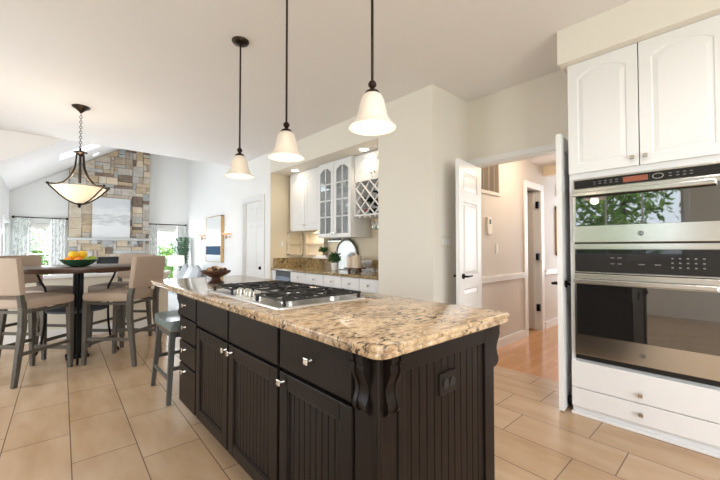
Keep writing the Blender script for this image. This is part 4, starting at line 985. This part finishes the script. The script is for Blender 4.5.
fb = MB().box(.885, 1.495, FY0 + .02, FY0 + .035, .1, .998).box(.885, .91, FY0 - .02, FY0 + .02, .1, .998).box(1.47, 1.495, FY0 - .02, FY0 + .02, .1, .998).box(.91, 1.47, FY0 - .02, FY0 + .02, .96, .998).box(.885, 1.495, FY0 - .1, YF - .1, GZ, .1).build('firebox', 'firebox_black', fp)
MB().box(X0 - .02, X1 + .02, FY0 - .20, FY0 - .002, 1.365, 1.415, .006).build('mantel_shelf', 'mantel_grey', fp)
for x in (.78, 1.50): MB().box(x, x + .10, FY0 - .15, FY0 - .002, 1.29, 1.364, .006).build('mantel_bracket', 'mantel_grey', fp)
t = thing('canvas_painting', 'large pale grey abstract seascape canvas leaning on the stone mantel', 'painting', (1.13, FY0 - .07, 1.416))
MB().box(.785, 1.475, FY0 - .085, FY0 - .05, 1.416, 2.31, .003).build('canvas', 'painting_sea', t)

# curtains
def curtain(x0, x1, z0, z1, y, ph, label, axis='y'):
    b = MB(); n = 48; bm = b.bm; rows = []
    for zi in range(9):
        z = z0 + (z1 - z0) * zi / 8; row = []
        for i in range(n + 1):
            s = i / n; dx = .028 * math.sin(s * 2 * PI * 4.5 + ph) * (1.1 - .3 * zi / 8); row.append(bm.verts.new((x0 + (x1 - x0) * s, y + dx, z)))
        rows.append(row)
    for A, B in zip(rows, rows[1:]):
        for i in range(n): bm.faces.new((A[i], A[i + 1], B[i + 1], B[i]))
    bmesh.ops.solidify(bm, geom=bm.faces[:], thickness=.004)
    o = b.build('curtain', 'curtain_cloth', None, True); tag(o, label, 'curtain')
def rod(x0, x1, y, z, label):
    t = thing('curtain_rod', label, 'curtain rod', ((x0 + x1) / 2, y, z)); MB().tube([(x0, y, z), (x1, y, z)], .011, 10).build('rod', 'dark_bronze', t, True)
    for x in (x0, x1): MB().ball((x, y, z), .026).build('finial', 'dark_bronze', t, True)
    for x in (x0 + .12, x1 - .12): MB().tube([(x, y, z), (x, YF - .001, z)], .008, 8).build('bracket', 'dark_bronze', t, True)
rod(-.44, .375, YF - .09, 1.82, 'bronze curtain rod above the window left of the stone chimney')
rod(1.92, 2.74, YF - .09, 1.785, 'bronze curtain rod above the window right of the stone chimney')
curtain(-.43, -.18, GZ + .02, 1.81, YF - .09, 0, 'grey patterned curtain panel on the left side of the left window')
curtain(.10, .355, GZ + .02, 1.81, YF - .09, 1, 'grey patterned curtain panel between the left window and the stone chimney')
curtain(1.905, 2.10, GZ + .02, 1.775, YF - .09, 2, 'grey patterned curtain panel between the stone chimney and the right window')
curtain(2.53, 2.745, GZ + .02, 1.775, YF - .09, 3, 'grey patterned curtain panel beside the palm in the room corner')
for x0, x1, z1, lb in ((-.19, .11, 1.69, 'rolled cream shade at the top of the window left of the chimney'), (2.10, 2.53, 1.70, 'rolled cream shade at the top of the window right of the chimney')):
    b = MB().box(x0 - .15, x1 + .1, YF - .045, YF - .0215, z1 - .10, z1 + .02, .006); tag(b.build('window_shade', 'shade_fabric'), lb, 'window shade')

# sofa, pillows, lamp, palm
sf = thing('sofa', 'white upholstered sofa along the great room right wall', 'sofa', (2.35, 8.0, GZ)); g = GZ
MB().cushion(1.98, 2.74, 7.15, 8.85, g + .12, g + .45, .06, 0).build('base', 'sofa_fabric', sf, True)
MB().cushion(2.50, 2.755, 7.15, 8.85, g + .42, g + .90, .08, 0).build('backrest', 'sofa_fabric', sf, True)
MB().cushion(1.98, 2.60, 7.15, 7.38, g + .40, g + .68, .08, 0).build('armrest', 'sofa_fabric', sf, True); MB().cushion(1.98, 2.60, 8.62, 8.85, g + .40, g + .68, .08, 0).build('armrest', 'sofa_fabric', sf, True)
for a, e_ in ((7.39, 7.99), (8.01, 8.61)): MB().cushion(2.0, 2.50, a, e_, g + .43, g + .56, .05, .02).build('seat_cushion', 'sofa_fabric', sf, True)
for x, y in ((2.03, 7.2), (2.03, 8.8), (2.70, 7.2), (2.70, 8.8)): MB().taper((x, y, g), (x, y, g + .13), .018, .025).build('leg', 'bark', sf)
for (x, y, rot, m, lb) in ((2.33, 7.62, 18, 'pillow_fabric', 'grey throw pillow leaning on the sofa, nearest the island'), (2.34, 8.02, 20, 'sofa_fabric', 'white throw pillow in the middle of the white sofa'), (2.33, 8.42, 20, 'pillow_fabric', 'grey throw pillow at the far end of the white sofa')):
    M = Matrix.Translation((x, y, g + .80)) @ Matrix.Rotation(R(rot), 4, 'Y') @ Matrix.Rotation(R(20), 4, 'X')
    tag(MB().cushion(-.06, .06, -.20, .20, -.20, .20, .055, 0, M).build('throw_pillow', m, None, True), lb, 'pillow')
t = thing('side_table', 'small dark side table holding the white lamp beyond the sofa', 'table', (2.38, 9.2, g))
MB().lathe([(0, .52), (.2, .52), (.2, .55), (0, .55)], (2.38, 9.2, g), 28).build('tabletop', 'table_wood', t, True)
for a in (45, 165, 285): MB().tube([(2.38 + .17 * math.cos(R(a)), 9.2 + .17 * math.sin(R(a)), g), (2.38 + .14 * math.cos(R(a)), 9.2 + .14 * math.sin(R(a)), g + .52)], .012, 8).build('leg', 'table_wood', t, True)
t = thing('table_lamp', 'white drum-shade table lamp in the great room corner', 'lamp', (2.38, 9.2, g + .551)); zb = g + .551
MB().lathe([(0, 0), (.07, 0), (.07, .015), (.02, .03), (.05, .12), (.06, .2), (.02, .32), (.008, .34), (.008, .42), (0, .42)], (2.38, 9.2, zb), 24).build('base', 'ceramic_white', t, True)
MB().lathe([(.17, .40), (.19, .40), (.175, .65), (.16, .65)], (2.38, 9.2, zb), 32, True).build('lamp_shade', 'lamp_shade', t, True)
t = thing('potted_palm', 'green indoor palm in a pot beside the right window of the great room', 'plant', (2.62, 9.50, g))
MB().lathe([(0, 0), (.13, 0), (.16, .3), (.15, .3), (.14, .26), (0, .26)], (2.62, 9.50, g), 24).build('pot', 'ceramic_white', t, True)
b = MB(); st = MB(); rp = random.Random(5)
for i in range(22):
    a = i * 2.4; L = rp.uniform(.22, .34) * (1 if math.cos(a) < .2 else .45); h = rp.uniform(1.5, 1.95); pts = []
    if math.sin(a) > .2: L *= .6
    for k in range(8): s = k / 7; pts.append(Vector((2.62 + L * s ** 1.6 * math.cos(a), 9.50 + L * s ** 1.6 * math.sin(a), g + .25 + (h) * (s - .28 * s ** 3))))
    st.tube(pts, [.008 - .0008 * k for k in range(8)], 5)
    for k in range(3, 8):
        for j in range(3):
            p = pts[k].lerp(pts[k - 1], j / 3); dr = (pts[k] - pts[k - 1]).normalized(); sd = dr.cross(Vector((0, 0, 1))).normalized()
            for s in (-1, 1):
                e_ = p + sd * s * .10 + dr * .05 - Vector((0, 0, .05)); q = dr * .013
                if e_.x > 2.77 or e_.y > 9.72: continue
                b.face([p - q, p + q, e_])
st.build('stems', 'bark', t, True); b.build('fronds', 'leaf_palm', t)

# tall framed art and sconces
t = thing('tall_framed_art', 'tall gold-framed white and navy artwork between two wall sconces', 'picture', (XP - .02, 7.86, 1.0))
y0, y1, z0, z1 = 7.30, 8.22, .90, 1.88
MB().box(XP - .065, XP - .001, y0, y0 + .025, z0, z1).box(XP - .065, XP - .001, y1 - .012, y1, z0, z1).box(XP - .065, XP - .001, y0, y1, z0, z0 + .012).box(XP - .065, XP - .001, y0, y1, z1 - .012, z1).build('frame', 'gold_frame', t)
MB().box(XP - .06, XP - .02, y0 + .02, y1 - .012, 1.24, z1 - .012).build('upper_field', 'art_white', t, label='white field'); MB().box(XP - .06, XP - .02, y0 + .02, y1 - .012, 1.05, 1.24).build('middle_field', 'art_navy', t, label='navy blue band'); MB().box(XP - .06, XP - .02, y0 + .02, y1 - .012, z0 + .012, 1.05).build('lower_field', 'art_mist', t, label='pale lower field')
for y, lb in ((6.97, 'glowing candle wall sconce on the right of the tall framed artwork'), (8.40, 'glowing candle wall sconce on the left of the tall framed artwork')):
    t = thing('wall_sconce', lb, 'wall sconce', (XP - .06, y, 1.35))
    MB().lathe([(0, 1.37), (.012, 1.38), (.02, 1.41), (.01, 1.43), (.03, 1.445), (.0, 1.45)], (XP - .09, y, 0), 16).tube([(XP - .001, y, 1.42), (XP - .09, y, 1.42)], .008, 8).build('bracket', 'gold_frame', t, True)
    MB().lathe([(.02, 1.452), (.07, 1.475), (.078, 1.50), (.074, 1.50), (.065, 1.48), (.0, 1.456)], (XP - .09, y, 0), 20).build('glass_cup', 'sconce_glass', t, True)
    MB().lathe([(0, 1.458), (.016, 1.458), (.016, 1.50), (.022, 1.515), (.016, 1.54), (0, 1.585)], (XP - .09, y, 0), 12).build('bulb', 'flame', t, True)
    light('sconce_light', 'POINT', (XP - .09, y, 1.62), .22, (1, .62, .32), radius=.03)

# ------------------------------------------------------------------ outside
S('ground', 'lawn', (-30, 30, -30, 40, -.6, -.5))
def tree(x, y, h, r, label, n=2600, size=.22):
    t = thing('garden_tree', label, 'tree', (x, y, -.5), 0, None)
    MB().tube([(x, y, -.5), (x + .05, y, h * .35), (x, y + .05, h * .6)], [.12, .09, .05], 8).build('trunk', 'bark', t, True)
    b = MB(); rr = random.Random(int(x * 10 + y * 100))
    for k in range(6):
        a = rr.uniform(0, 2 * PI); q = rr.uniform(.2, .6) * r; leaves(b, (x + q * math.cos(a), y + q * math.sin(a), h * rr.uniform(.15, .8)), r * .65, r * .65, h * .3, n // 6, size, rr, 0)
    b.build('foliage', 'leaf_outdoor', t)
tree(-.1, 12.6, 1.9, 1.0, 'leafy green tree seen through the window left of the chimney', 2600, .16)
tree(2.9, 13.3, 1.3, .8, 'low green tree seen through the window right of the chimney', 1200, .16)
tree(-3.0, 10.6, 2.2, 1.1, 'green tree outside the great room side window', 2200, .18)
tree(-6.0, 2.2, 4.2, 1.9, 'tall green tree reflected in the upper oven glass', 5000, .22)
tree(-6.6, 6.4, 3.8, 1.7, 'tall green tree outside the dining window', 3500, .22)
tree(-5.2, -.6, 3.8, 1.5, 'green tree outside the kitchen near the sink window', 3000, .22)
